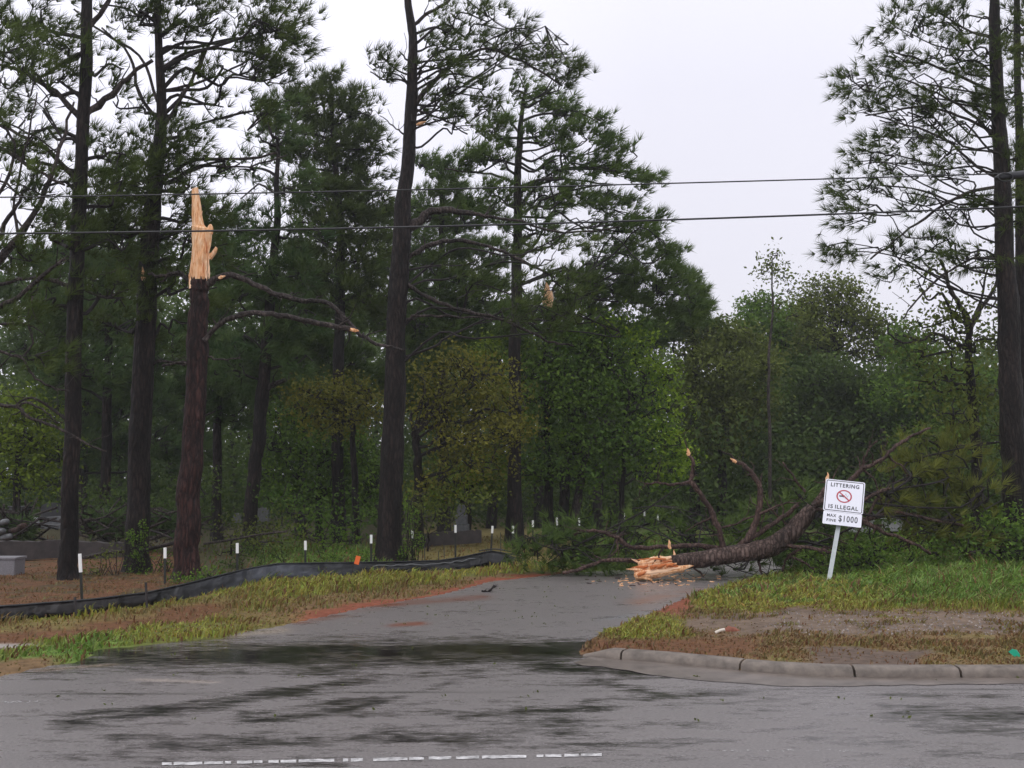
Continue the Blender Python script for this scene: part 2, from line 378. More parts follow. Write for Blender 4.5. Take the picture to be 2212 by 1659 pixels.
WIND = np.array([.85, 0, .60])
def crown_blobs(tree, base, tpath, blobs, Yc, kind='pine', leaf='pine', dens=1.0, limb_r=.05, zdepth=1.0, wind=1.0, leafsize=.13, nl=26, need=None, attach=.25, name='crown', wood=True, slope=0):
    """blobs: (vx, vy, rx, ry[, density]) in photo coordinates at depth Yc; limbs run from the trunk path to each"""
    g = Geo(); s = F / Yc; need = need or {}
    for q in blobs:
        bx, by, rx, ry = q[:4]; dn = q[4] if len(q) > 4 else 1.0
        RX, RZ = rx / s, ry / s; RY = max(.5, min(RX, 2.2)) * zdepth
        yo = R.uniform(-.7, .7) * RX * .5 * zdepth
        c = pt(bx, by, Yc + yo)
        # attach height
        tx, tz = tpath[:, 0], tpath[:, 2]
        zt = c[2] - attach * abs(c[0] - np.interp(c[2], tz, tx)) - .1
        zt = np.clip(zt, tz.min() + .3 * (tz.max() - tz.min()) * .3, tz.max()); i = np.argmin(abs(tz - zt)); a = tpath[i]
        end = c + np.array([np.sign(c[0] - a[0]) * RX * .6, R.uniform(-.2, .2), 0])
        limb = spline(wig(a, end, 6, .55, .06), 3)
        if wood: g.tube(limb, np.linspace(limb_r, limb_r * .3, len(limb)) * (.7 + .3 * min(1.5, RX)), 5, 1, False)
        ncl = max(3, int(dn * dens * (1.7 if kind == 'pine' else 3.0) * (7 * RX * RZ + 2.5 * (RX + RZ)) * (1 if kind == 'pine' else .9) * (1 + .35 * RY)))
        u = unit(R.normal(0, 1, (ncl, 3))) * (R.uniform(.15, 1, (ncl, 1)) ** (1 / 2.4)); cc = c + u * np.array([RX, RY, RZ])
        for q2 in cc:
            if wood:
                j = np.argmin(np.linalg.norm(limb - q2, axis=1) + np.arange(len(limb))[::-1] * .02); st = limb[max(0, j - R.integers(0, 4))]
                tw = wig(st, q2, 5, .55, R.uniform(-.1, .15)); g.tube(tw, np.linspace(.016, .007, 5) * (1 + Yc / 60), 3, 1, False)
            if kind == 'pine':
                k = R.integers(*need.get('tn', (9, 16))); P = q2 + R.normal(0, 1, (k, 3)) * np.array([.19, .19, .11])
                D = unit(q2 - st if wood else u[0] * 1.0) * .7 + WIND * wind + R.normal(0, .28, (k, 3)) + np.array([0, 0, .25])
                needles(g, P, D, need.get('k', 19), need.get('L', .29), need.get('w', .0155), need.get('spread', .42), 0, np.clip(R.normal(.45 + .15 * u[0][2], .2), 0, 1) + R.uniform(-.3, .3, k))
            else:
                k = int(nl * 1.7 * R.uniform(.6, 1.4)); P = q2 + R.normal(0, 1, (k, 3)) * np.array([.30, .30, .20]) * (leafsize / .13) ** .5
                leaves(g, P, leafsize, 0, np.clip(R.normal(.45, .2) + R.normal(0, .12, k), 0, 1))
    return g.build(name, [LM[leaf], M_twig], tree, base, smooth=False, tint=True)

def trunk(tree, base, path_v, wv, Yc, material, name='trunk', sides=16, Y1=None, rough=.075):
    Y1 = Y1 or Yc; n = len(path_v)
    P = np.array([pt(a, b, Yc + (Y1 - Yc) * i / (n - 1)) for i, (a, b) in enumerate(path_v)])
    P[0] = [P[0][0], P[0][1], base[2] - .1]
    S = spline(P, 8); r = np.interp(np.linspace(0, n - 1, len(S)), np.arange(n), np.array(wv) / 2 / (F / Yc))
    r = r * .93; r[0] *= 1.45; r[1] *= 1.22; r[2] *= 1.08; nn_ = len(S); zz_ = np.linspace(0, 1, nn_)
    S[2:-2, 0] += .035 * (vnoise(zz_ * 14, zz_ * 0 + base[0], 1, 7) - .5)[2:-2] * 2; r = r * (1 + .10 * (vnoise(zz_ * 30, zz_ * 0 + base[0], 1, 17) - .5))
    g = Geo(); g.tube(S, r, sides, 0, True, rough); g.build(name, material, tree, base); return S
def limb(tree, base, pv, w0, w1, Y0, Y1=None, material=None, name='branch', sides=7, k=4):
    S = vpath(pv, Y0, Y1, k); g = Geo(); s = F / Y0
    rr = np.linspace(w0, w1, len(S)) / 2 / s; S[1:-1] += R.normal(0, .012, (len(S) - 2, 3)); g.tube(S, rr * R.uniform(.88, 1.14, len(S)), sides, 0, True, .08)
    for q in range(int(len(S) * .35)):
        i = R.integers(2, len(S) - 1); d_ = unit(unit(S[i] - S[i - 1]) * .6 + R.normal(0, .7, 3) + [0, 0, .25]); l_ = R.uniform(.10, .55); g.tube(wig(S[i], S[i] + d_ * l_, 4, .3), np.linspace(min(rr[i] * .45, .02), .005, 4), 4, 0, False)
    g.build(name, material or M_limb, tree, base); return S

# ================================================================== GROUND SHEET
def axis(lo, hi, step, far_lo, far_hi):
    a = list(np.arange(lo, hi, step)); s = step; x = hi; up = []
    while x < far_hi: up.append(x); s *= 1.16; x += s
    up.append(far_hi); s = step; x = lo - s; dn = []
    while x > far_lo: dn.append(x); s *= 1.16; x -= s
    dn.append(far_lo); return np.array(dn[::-1] + a + up)
def grid(xs, ys, zf):
    X, Y = np.meshgrid(xs, ys); nx, ny = len(xs), len(ys)
    V = np.stack([X, Y, zf(X, Y)], -1).reshape(-1, 3)
    i = np.arange(ny - 1)[:, None] * nx; j = np.arange(nx - 1)[None, :]
    return V, np.stack([i + j, i + j + 1, i + nx + j + 1, i + nx + j], -1).reshape(-1, 4), X, Y
FENCE_TOP = [(-60, 1314), (0, 1310), (100, 1303), (200, 1295), (320, 1280), (400, 1262), (480, 1242), (540, 1228), (600, 1218), (700, 1216), (850, 1214), (950, 1211), (1000, 1203), (1060, 1190), (1085, 1194), (1112, 1205)]
FENCE_BOT = [(-60, 1347), (0, 1342), (100, 1333), (200, 1325), (320, 1308), (400, 1294), (480, 1276), (540, 1263), (600, 1254), (700, 1245), (850, 1238), (950, 1232), (1000, 1229), (1060, 1224), (1085, 1222), (1112, 1219)]
ft = np.array(FENCE_TOP, float); fb = np.array(FENCE_BOT, float)
RE = np.array([(p[0], p[1]) for p in ROADV[:13]], float)     # left verge road edge
C = dict(pale=(.34, .31, .28), straw=(.135, .062, .028), olive=(.17, .135, .045), green=(.12, .125, .030), yellow=(.235, .235, .042), lush=(.125, .200, .036), clay=(.22, .070, .038),
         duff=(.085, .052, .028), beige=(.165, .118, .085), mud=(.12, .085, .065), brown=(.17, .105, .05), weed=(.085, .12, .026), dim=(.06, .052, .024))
C = {k: np.array(v) for k, v in C.items()}
def zones(x, y, z):
    """albedo, grass density, grass height, grass colour for world points, from the plan of the verges"""
    vx, vy = proj(x, y, z); n1 = fbm(x, y, 1.1, 31); n2 = fbm(x, y, 3.5, 41); n = len(x)
    vy0 = vy; vy = vy + (n1 - .5) * 34 + (n2 - .5) * 16; vxn = vx + (n1 - .5) * 90
    col = np.tile(C['duff'], (n, 1)); gd = np.zeros(n); gh = np.full(n, .08); gc = np.tile(C['olive'], (n, 1))
    def put(mk, c, d=None, h=None, gcol=None):
        mk = np.clip(mk, 0, 1)[:, None]; nonlocal col, gd, gh, gc
        col = col * (1 - mk) + C[c] * mk
        if d is not None:
            gd = gd * (1 - mk[:, 0]) + d * mk[:, 0]; gh = gh * (1 - mk[:, 0]) + h * mk[:, 0]; gc = gc * (1 - mk) + C[gcol or c] * mk
    E = lambda v, lo, hi, f=12: np.clip((v - lo) / f + .5, 0, 1) * np.clip((hi - v) / f + .5, 0, 1)
    fbx = np.interp(vx, fb[:, 0], fb[:, 1]); ftx = np.interp(vx, ft[:, 0], ft[:, 1]); rex = np.interp(vx, RE[:, 0], RE[:, 1])
    Lm = (vx < 1240) * 1.0
    t = (vy - fbx) / np.maximum(rex - fbx, 8)
    # behind the fence
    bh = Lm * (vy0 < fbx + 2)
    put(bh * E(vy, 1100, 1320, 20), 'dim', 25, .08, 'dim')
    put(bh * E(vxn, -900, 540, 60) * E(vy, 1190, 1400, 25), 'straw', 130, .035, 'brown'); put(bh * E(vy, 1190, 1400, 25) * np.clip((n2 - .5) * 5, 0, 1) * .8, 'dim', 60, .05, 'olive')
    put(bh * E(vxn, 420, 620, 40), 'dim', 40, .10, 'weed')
    put(bh * E(vxn, 560, 860, 40) * E(vy, 1180, 1260, 20), 'weed', 200, .14, 'lush')
    put(bh * E(vxn, 900, 1300, 30) * E(vy, 1110, 1260, 16), 'olive', 70, .08, 'olive')
    # verge in front
    fr = Lm * (vy0 >= fbx)
    put(fr * 1.0, 'olive', 160, .08, 'olive')
    wl = np.clip((620 - vx) / 160, 0, 1)
    put(fr * wl * E(t, .20, .58, .15), 'straw', 50, .06, 'brown')
    put(fr * wl * E(t, .55, 1.1, .12), 'green', 330, .07, 'yellow')
    put(fr * np.clip((330 - vxn) / 120, 0, 1) * E(t, .62, 1.1, .15), 'lush', 380, .09, 'lush')
    put(fr * (1 - wl) * E(t, -.1, .52, .15), 'green', 420, .12, 'yellow')
    put(fr * (1 - wl) * E(t, .50, .80, .15), 'brown', 120, .07, 'olive')
    put(fr * E(vx, 640, 1230, 60) * E(t, .78, 1.3, .12), 'clay', 8, .05, 'olive')
    put(fr * E(vx, -500, 130, 60) * E(vy, 1425, 1480, 12), 'brown', 60, .05, 'olive')
    put(fr * E(vxn, -500, 95, 30) * E(vy0, 1391, 1401, 5), 'pale', 2, .04, 'olive')
    tt = (vy0 - fbx) / np.maximum(rex - fbx, 8); put(fr * E(tt, -.2, .10, .06) * (vx > 60), 'olive', 260, .08, 'yellow')
    # right of the side road
    rt = (vx >= 1240) * 1.0
    put(rt * E(vy, 1040, 1262, 20), 'weed', 340, .15, 'lush')
    put(rt * E(vy, 1248, 1330, 18), 'green', 480, .085, 'yellow'); put(rt * E(vy, 1200, 1322, 18) * np.clip((n2 - .5) * 7, 0, 1), 'green', 420, .12, 'lush'); put(rt * E(vy, 1305, 1335, 8), 'brown', 260, .06, 'yellow')
    put(rt * E(vxn, 1900, 2600, 120) * E(vy, 1180, 1312, 18), 'lush', 420, .15, 'lush')
    put(rt * E(vy, 1322, 1370, 14) * E(vxn, 1470, 4000, 60), 'beige', 14, .03, 'olive'); put(rt * E(vy, 1318, 1375, 10) * E(vxn, 1450, 4000, 60) * np.clip((fbm(x, y, 2.2, 93) - .52) * 8, 0, 1), 'mud', 130, .045, 'olive')
    put(rt * E(vy, 1368, 1600, 12), 'brown', 210, .045, 'brown')
    put(rt * E(vy, 1372, 1470, 14) * E(vxn, 1640, 4000, 120) * (-.35 + 1.9 * n2), 'olive', 260, .055, 'olive')
    put(rt * E(vxn, 1290, 1480, 30) * E(vy, 1335, 1400, 12), 'green', 320, .06, 'yellow')
    put(rt * E(vxn, 1395, 1490, 24) * E(vy, 1285, 1330, 12), 'clay', 20, .05, 'brown')
    put(rt * E(vxn, 1250, 1640, 50) * E(vy, 1376, 1412, 10), 'straw', 60, .05, 'brown')
    put(rt * E(vxn, 1740, 2010, 40) * E(vy, 1400, 1440, 12), 'mud', 25, .04, 'brown')
    far = np.clip((y - 38) / 12, 0, 1)
    put(far, 'dim', 0, .1, 'dim')
    near = (vy0 > 1700) | (y < 3)
    put(near * 1.0, 'brown', 0, .05, 'olive')
    return col, gd, gh, gc
xs = axis(-13.0, 15.0, .1, -420, 420); ys = axis(7.0, 32.0, .1, -60, 700)
V, Fc, X, Y = grid(xs, ys, lambda X, Y: height(X, Y))
col, *_ = zones(V[:, 0], V[:, 1], V[:, 2])
g = Geo(); g.add(V, Fc, 0, .5, col); struct(g.build('ground', M_ground, hue=True))

# ------------------------------------------------------------------ ROAD SHEET (asphalt of the street and of the blocked side road)
xs = axis(-16.0, 16.0, .09, -60, 60); ys = axis(5.5, 26.0, .07, -30, 60)
V, Fc, X, Y = grid(xs, ys, lambda X, Y: X * 0)
d = sdist(V[:, 0], V[:, 1]); keep = (d < 0.32)[Fc].all(1); Fc = Fc[keep]
vx, vy = proj(V[:, 0], V[:, 1], V[:, 2])
PUD = [ (1300, 1610, 1560, 1600, 9, .5), (1450, 1520, 1700, 1512, 6, .5), (1700, 1600, 2000, 1606, 6, .45), (1900, 1500, 2212, 1505, 7, .5), (1350, 1640, 1700, 1636, 6, .4), (0, 1600, 260, 1606, 7, .4), (150, 1560, 420, 1528, 12, .75), (420, 1528, 640, 1492, 13, .8), (640, 1492, 800, 1462, 11, .7), (560, 1556, 760, 1530, 10, .7), (760, 1530, 960, 1480, 9, .6), (1000, 1545, 1300, 1530, 9, .75), (300, 1600, 760, 1600, 18, .6), (760, 1600, 1200, 1580, 14, .65), (1290, 1470, 1420, 1500, 10, .6), (1400, 1560, 1560, 1570, 8, .5), (0, 1452, 300, 1448, 9, .6), (420, 1400, 700, 1430, 34, .75), # long shallow puddles and wet films, (x0,y0,x1,y1,half width,strength) in plan via photo coordinates
 (200, 1412, 700, 1420, 26, .95), (700, 1412, 1180, 1408, 26, 1.0), (1000, 1420, 1290, 1400, 18, .9), (190, 1395, 620, 1395, 12, .5), (700, 1388, 1050, 1380, 8, .5),
 (60, 1452, 520, 1452, 7, .5), (160, 1545, 520, 1508, 9, .75), (520, 1508, 760, 1468, 9, .6), (760, 1470, 1150, 1440, 9, .35), (540, 1542, 800, 1508, 7, .65), (700, 1545, 1180, 1536, 8, .75),
 (800, 1510, 1000, 1490, 6, .3), (1180, 1440, 1400, 1452, 12, .85), (1330, 1466, 1500, 1462, 5, .7), (1280, 1514, 1580, 1498, 7, .65), (1360, 1485, 1480, 1488, 6, .4),
 (380, 1610, 900, 1590, 16, .55), (900, 1590, 1250, 1560, 14, .5), (150, 1640, 700, 1650, 14, .5), (820, 1572, 1300, 1556, 8, .45), (1950, 1540, 2300, 1545, 20, .65), (2000, 1570, 2300, 1590, 12, .6), (2080, 1625, 2300, 1640, 14, .5),
 (1650, 1577, 1760, 1570, 4, .6), (1640, 1534, 1700, 1534, 3, .6), (1560, 1540, 1640, 1540, 3, .4), (300, 1562, 620, 1572, 6, .35), (1480, 1462, 1700, 1474, 4, .5), (1300, 1335, 1420, 1320, 4, .3), (1520, 1250, 1640, 1246, 5, .4)]
pd = np.full(len(V), .30)
hz = np.clip((vy - 1500) / 160, 0, 1); pd += .16 * (fbm(V[:, 0] * .35, V[:, 1] * 1.5, 1.0, 61) - .5) * (vy > 1380)
pd += -.10 * (vx > 1350) * hz - .10 * ((vy < 1375) & (vy > 1240)) - .08 * (vx < 250) * (vy > 1470)
for x0, y0, x1, y1, w, st in PUD:
    t = np.clip((vx - x0) / (x1 - x0), 0, 1); dy = (vy - (y0 + (y1 - y0) * t)) / w; dx = np.maximum(np.maximum(x0 - vx, vx - x1), 0) / (w * 5)
    pd = np.maximum(pd, .22 + .62 * st * np.exp(-(dy ** 2 + dx ** 2) * .8))
pd = np.where((vy > 1750) | (V[:, 1] < 4), .3, pd)
hue = np.tile(np.array([.185, .166, .164]), (len(V), 1)) * (1 + .25 * (fbm(V[:, 0], V[:, 1], .5, 71) - .5))[:, None]
def stain(x0, y0, x1, y1, w, c, k):
    global hue
    t = np.clip((vx - x0) / (x1 - x0), 0, 1); dy = (vy - (y0 + (y1 - y0) * t)) / w; dx = np.maximum(np.maximum(x0 - vx, vx - x1), 0) / (w * 4)
    mk = np.clip(k * np.exp(-(dy ** 2 + dx ** 2)) * (2.6 * fbm(V[:, 0] * .5, V[:, 1] * 1.6, 3.5, 77) - .55), 0, 1)[:, None]; hue = hue * (1 - mk) + np.array(c) * mk
stain(850, 1350, 905, 1347, 4, (.19, .065, .04), 1.0); stain(800, 1308, 1040, 1290, 5, (.17, .06, .038), .9); stain(650, 1345, 820, 1312, 6, (.18, .07, .045), .6)
stain(490, 1378, 600, 1362, 7, (.30, .25, .21), 1.0); stain(300, 1418, 700, 1412, 22, (.085, .075, .055), .6); stain(700, 1410, 1200, 1410, 22, (.08, .07, .045), .6)
stain(560, 1384, 1010, 1393, 1.3, (.03, .028, .025), 2.0); stain(1000, 1393, 1240, 1388, 1.2, (.03, .028, .025), 1.6); stain(-60, 1500, 2400, 1488, 1.2, (.04, .035, .03), .9)
stain(300, 1468, 460, 1474, 2, (.33, .28, .25), 1.6); stain(80, 1448, 240, 1436, 3, (.26, .2, .16), 1.4); stain(1300, 1340, 1430, 1318, 4, (.2, .2, .21), .8)
stain(1380, 1300, 1500, 1275, 8, (.25, .10, .05), .4)
g = Geo(); used = np.unique(Fc); rm = np.full(len(V), -1); rm[used] = np.arange(len(used))
g.add(V[used], rm[Fc], 0, pd[used], hue[used]); ro = g.build('road', M_road, tint=True, hue=True); struct(ro)
ro.data.attributes['tint'].name = 'puddle'

# ------------------------------------------------------------------ LANE MARKING: broken, worn dashes
g = Geo()
dash = [(350, 371), (375, 437), (441, 482), (486, 499), (512, 545), (548, 567), (580, 602), (606, 640), (645, 722), (741, 752), (758, 784), (806, 880), (884, 916), (926, 975), (985, 1035), (1041, 1137), (1159, 1174), (1178, 1213), (1219, 1250), (1255, 1300)]
for a, b in dash:
    y = lambda x: 1650 - (x - 350) * 20 / 950
    n = max(3, int((b - a) / 9)); xsq = np.linspace(a, b, n)
    top = np.array([flat(x, y(x) - 3.1 + R.uniform(-.6, .6), .004) for x in xsq]); bot = np.array([flat(x, y(x) + 3.1 + R.uniform(-.6, .6), .004) for x in xsq])
    i = np.arange(n - 1); g.add(np.vstack([top, bot]), np.stack([i + n, i + n + 1, i + 1, i], -1))
for k in range(46):   # flecks of the older worn line
    x = R.choice([R.uniform(0, 105), R.uniform(1560, 1850)]); yy = (1516 if x < 200 else 1621) + R.uniform(-2, 2); w = R.uniform(1, 5)
    q = [flat(x, yy + 1, .004), flat(x + w, yy + 1, .004), flat(x + w, yy - .6, .004), flat(x, yy - .6, .004)]; g.add(q, [[0, 1, 2, 3]])
struct(g.build('road_marking', M_line, smooth=False))

# ------------------------------------------------------------------ KERB in cast lengths with open joints, and its gutter
kc = spline(np.array([flat(a, b)[:2] for a, b in KERBV]), 12)
kl = np.concatenate([[0], np.cumsum(np.linalg.norm(np.diff(kc, axis=0), axis=1))])
def kat(l): return np.array([np.interp(l, kl, kc[:, 0]), np.interp(l, kl, kc[:, 1])])
joints = [0] + [kl[np.argmin(np.abs(proj(kc[:, 0], kc[:, 1], kc[:, 0] * 0)[0] - v))] for v in (1348, 1605, 1842, 2070)]
step = joints[-1] - joints[-2]
while joints[-1] < kl[-1] - .5: joints.append(min(joints[-1] + step, kl[-1]))
prof = [(-.105, -.06), (-.10, .02), (-.085, .085), (-.06, .118), (-.02, .132), (.05, .136), (.10, .130), (.115, .11), (.12, -.06)]   # across, up (negative = road side)
for a, b in zip(joints[:-1], joints[1:]):
    a2, b2 = a + (.012 if a > 0 else 0), b - .012; ls = np.linspace(a2, b2, max(8, int((b2 - a2) / .12))); ls = np.concatenate([[a2, a2 + .012], ls[1:-1], [b2 - .012, b2]])
    rows = []
    for q, l in enumerate(ls):
        p = kat(l); tdir = unit(kat(min(l + .1, kl[-1])) - kat(max(l - .1, 0))); nrm = np.array([-tdir[1], tdir[0]])
        taper = ss((l + .06) / .45) if a == 0 else 1.0; shr = .93 if q in (0, len(ls) - 1) else 1.0
        rows.append([[*(p + nrm * u * (.45 + .55 * taper)), z * .75 * shr * (.12 + .88 * taper) if z > 0 else z] for u, z in prof])
    Vk = np.array(rows); m_ = len(prof); nl = len(ls); i = np.arange(nl - 1)[:, None] * m_; j = np.arange(m_ - 1)[None, :]
    Q = np.stack([i + j, i + m_ + j, i + m_ + j + 1, i + j + 1], -1).reshape(-1, 4)
    g = Geo(); g.add(Vk.reshape(-1, 3) + R.normal(0, .0015, (nl * m_, 3)), Q)
    g.add(Vk[0], [list(range(m_))]); g.add(Vk[-1], [list(range(m_))[::-1]])
    struct(g.build('kerb', M_kerb))
g = Geo(); ls = np.linspace(.1, kl[-1] - .3, 200); A = []; B = []
for l in ls:
    p = kat(l); tdir = unit(kat(l + .1) - kat(max(l - .1, 0))); nrm = np.array([tdir[1], -tdir[0]])
    w = .40 + .10 * math.sin(l * 1.1) + .22 * math.exp(-((l - 1.6) / 1.2) ** 2); w *= (1 if l < 6 else max(.25, 1 - (l - 6) * .3)); w += .10 * (vnoise(l, 0, 6, 5) - .5)
    A.append([*(p + nrm * .095), .005]); B.append([*(p + nrm * (.1 + max(w, .02))), .005])
i = np.arange(len(ls) - 1); n = len(ls); g.add(np.array(A + B), np.stack([i, i + n, i + n + 1, i + 1], -1)); struct(g.build('gutter', M_gutter))

# ================================================================== GRASS (real blades, coloured by the plan of the verges)
def scatter(n, box):
    x = R.uniform(box[0], box[1], n); y = R.uniform(box[2], box[3], n); h, d, dk = height(x, y, True)
    ok = (d > 0.03) & ~((dk < .13)); return x[ok], y[ok], h[ok]
def blades(g, x, y, z, H, col, w=.010, lean=.45, m=0, segs=1):
    n = len(x); P = np.stack([x, y, z - .01], -1); th = R.uniform(0, 2 * math.pi, n); s = np.stack([np.cos(th), np.sin(th) * .3, th * 0], -1) * (w * R.uniform(.6, 1.4, n))[:, None]
    ln = R.normal(0, lean, (n, 3)) * H[:, None]; ln[:, 2] = 0; ln[:, 0] += H * .25
    mid = P + ln * .35 + np.array([0, 0, 1]) * (H * .6)[:, None]; tip = P + ln + np.array([0, 0, 1]) * (H * R.uniform(.55, 1.0, n))[:, None]
    V = np.stack([P - s, P + s, mid + s * .7, mid - s * .7, tip], 1).reshape(-1, 3); b = np.arange(n) * 5; hc = np.repeat(col, 5, 0)
    g.add(V, np.stack([b, b + 1, b + 2, b + 3], -1), m, .5, hc); g.f.append((np.stack([b + 3, b + 2, b + 4], -1) + g.n - n * 5, m))
def grass_patch(name, box, n, label, cat='grass', hmul=1.0):
    x, y, z = scatter(n, box); col, gd, gh, gc = zones(x, y, z)
    vx, vy = proj(x, y, z); ok = (R.uniform(0, 480, len(x)) < gd * (.45 + 1.1 * fbm(x, y, 5, 91))) & (vx > -150) & (vx < 2360)
    x, y, z, gh, gc = x[ok], y[ok], z[ok], gh[ok], gc[ok]; n = len(x)
    clump = fbm(x, y, 2.6, 55)
    H = gh * (.15 + 2.1 * clump ** 1.5 * 1.2) * R.uniform(.5, 1.4, n) * hmul
    c = gc * R.uniform(.65, 1.5, (n, 1)) * (1 + R.normal(0, .10, (n, 3))); dry = R.uniform(0, 1, n) < .16; c[dry] = C['straw'] * R.uniform(.7, 1.5, (dry.sum(), 1))
    g = Geo(); blades(g, x, y, z, H, np.clip(c, 0, .6), w=.006 + .0004 * y.mean()); o = g.build(name, M_grass, smooth=False, hue=True)
    o['kind'] = 'stuff'; o['label'] = label; o['category'] = cat; return o
grass_patch('grass', (-13, 1.5, 10.5, 21), 150000, 'yellow green grass with brown pine straw along the left side of the side road')
grass_patch('grass', (-16, 8, 19, 36), 90000, 'dim thin grass between the pine trunks behind the silt fence')
grass_patch('grass', (.5, 13, 10.3, 16.5), 170000, 'short olive grass strip on both sides of the gravel track behind the kerb')
grass_patch('grass', (2, 20, 15.5, 34), 260000, 'lush yellow green grass and weeds around the leaning sign', hmul=1.1)

# ------------------------------------------------------------------ GRAVEL on the track and loose straw
def pebbles(name, n, zone, label, smin, smax, cols):
    g = Geo(); vx = R.uniform(zone[0], zone[1], n); vy = R.uniform(zone[2], zone[3], n)
    P = hitv(vx, vy)
    base = np.array([[1, 0, 0], [-1, 0, 0], [0, 1, 0], [0, -1, 0], [0, 0, 1], [0, 0, -.5]], float); Fq = np.array([[0, 2, 4], [2, 1, 4], [1, 3, 4], [3, 0, 4], [2, 0, 5], [1, 2, 5], [3, 1, 5], [0, 3, 5]])
    for p in P:
        s = R.uniform(smin, smax) * R.uniform(.6, 1, 3); g.add(p + base * s + R.normal(0, smin * .15, (6, 3)), Fq, 0, .5, np.array(cols[R.integers(len(cols))]) * R.uniform(.8, 1.2))
    o = g.build(name, M_stone, smooth=False, hue=True); o['kind'] = 'stuff'; o['label'] = label; o['category'] = 'gravel'; return o
pebbles('gravel', 900, (1650, 2260, 1322, 1372), 'small pale stones strewn on the muddy track', .006, .022, [(.20, .17, .155), (.12, .10, .09), (.30, .26, .235), (.15, .12, .105)])

# ================================================================== SILT FENCE, sagging over
def lerp_path(P, n):
    P = np.array(P, float); t = np.linspace(P[0, 0], P[-1, 0], n); return np.stack([t, np.interp(t, P[:, 0], P[:, 1])], -1)
n = 240; tp = lerp_path(FENCE_TOP, n); bt = lerp_path(FENCE_BOT, n); rows = 9
base = hit(560, 1262)
root = thing('silt_fence', 'black fabric silt fence sagging along the left verge in front of the pines', 'silt fence', base)
Vf = np.zeros((n, rows, 3)); keepcol = []
for i in range(n):
    b = hit(*bt[i]); b[2] -= .02
    lean = .10 + .55 * vnoise(i * .05, 3, 1, 8) * (tp[i, 0] > 350)
    t_ = pt(tp[i, 0], tp[i, 1], b[1] + lean)
    for j in range(rows):
        u = j / (rows - 1); p = b * (1 - u) + t_ * u
        bul = math.sin(u * math.pi) * (.05 + .10 * vnoise(i * .09, j * .6, 1, 12)); p[1] -= bul + .07 * vnoise(i * .8, j * .35, 1, 18); p[2] += .06 * (vnoise(i * .35, j * .9, 1, 15) - .5) * math.sin(u * math.pi)
        Vf[i, j] = p
i = np.arange(n - 1)[:, None] * rows; j = np.arange(rows - 1)[None, :]
Q = np.stack([i + j, i + rows + j, i + rows + j + 1, i + j + 1], -1).reshape(-1, 4)
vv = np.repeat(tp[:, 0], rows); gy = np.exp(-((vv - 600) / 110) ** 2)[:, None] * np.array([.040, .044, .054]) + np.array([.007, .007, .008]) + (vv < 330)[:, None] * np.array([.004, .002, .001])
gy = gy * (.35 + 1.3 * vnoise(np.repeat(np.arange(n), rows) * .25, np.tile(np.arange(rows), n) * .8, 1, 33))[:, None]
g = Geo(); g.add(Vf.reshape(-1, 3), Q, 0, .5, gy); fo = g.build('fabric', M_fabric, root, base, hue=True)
so_ = fo.modifiers.new('thickness', 'SOLIDIFY'); so_.thickness = .006
g = Geo(); g.tube(Vf[:, -1] + [0, -.005, .005], .014, 6, 0); g.build('hem', M_wire, root, base)
seg = Vf[int(n * .74):int(n * .93), 6] + [0, -.05, 0]; g = Geo(); g.tube(seg, .011, 5, 0); seg2 = Vf[int(n * .80):, rows - 1] + [0, -.02, -.03]; g.tube(seg2, .012, 5); g.build('fabric_fold', M_fabric_rim, root, base)
# extra torn lengths at the right end
g = Geo()
for k in range(5):
    P = spline([pt(1035 + 8 * k, 1190 + 6 * k, 25.0), pt(1070, 1186 + 7 * k, 24.9), pt(1115 + 6 * k, 1194 + 6 * k, 24.8), pt(1150 - 9 * k, 1200 + 4 * k, 24.9)], 4); g.tube(P, .016, 5)
g.build('torn_strip', M_wire, root, base)
for vx_, vy0_, vy1_ in ((318, 1318, 1258), (165, 1330, 1290)):
    a = hit(vx_, vy0_); b = pt(vx_ - 3, vy1_, a[1] + .05); g = Geo(); g.tube([a - [0, 0, .05], b], .018, 4); g.build('stake', M_twig, root, base)

# ------------------------------------------------------------------ STEEL POSTS with white tips
posts = [(173, 1196, 1304), (357, 1183, 1262), (513, 1173, 1255), (660, 1168, 1240), (802, 1155, 1228), (891, 1145, 1216), (984, 1134, 1205), (1064, 1136, 1196), (1108, 1136, 1196), (1151, 1124, 1180), (1203, 1118, 1172),
         (1251, 1119, 1168), (1348, 1108, 1146), (1392, 1102, 1140), (1421, 1112, 1146), (1452, 1095, 1133), (1480, 1093, 1128), (1505, 1090, 1126)]
where = ['first on the left, tilted beside the dark left pine', 'just left of the broken red trunk', 'right of the broken red trunk, alone in the shade', 'above the grey bulge of the silt fence', 'just left of the tall middle pine', 'just right of the tall middle pine among ivy',
         'in front of the tall grey headstone', 'right of the plot wall, left of a pair', 'right of the plot wall, right of a pair', 'behind the right end of the silt fence', 'in front of the dark twin trunks, left', 'in front of the dark twin trunks, right',
         'first of the far six', 'second of the far six behind the fallen tree', 'lowest of the far six, half hidden by leaves', 'fourth of the far six', 'fifth of the far six', 'last of the far six, touching the snapped upright limb']
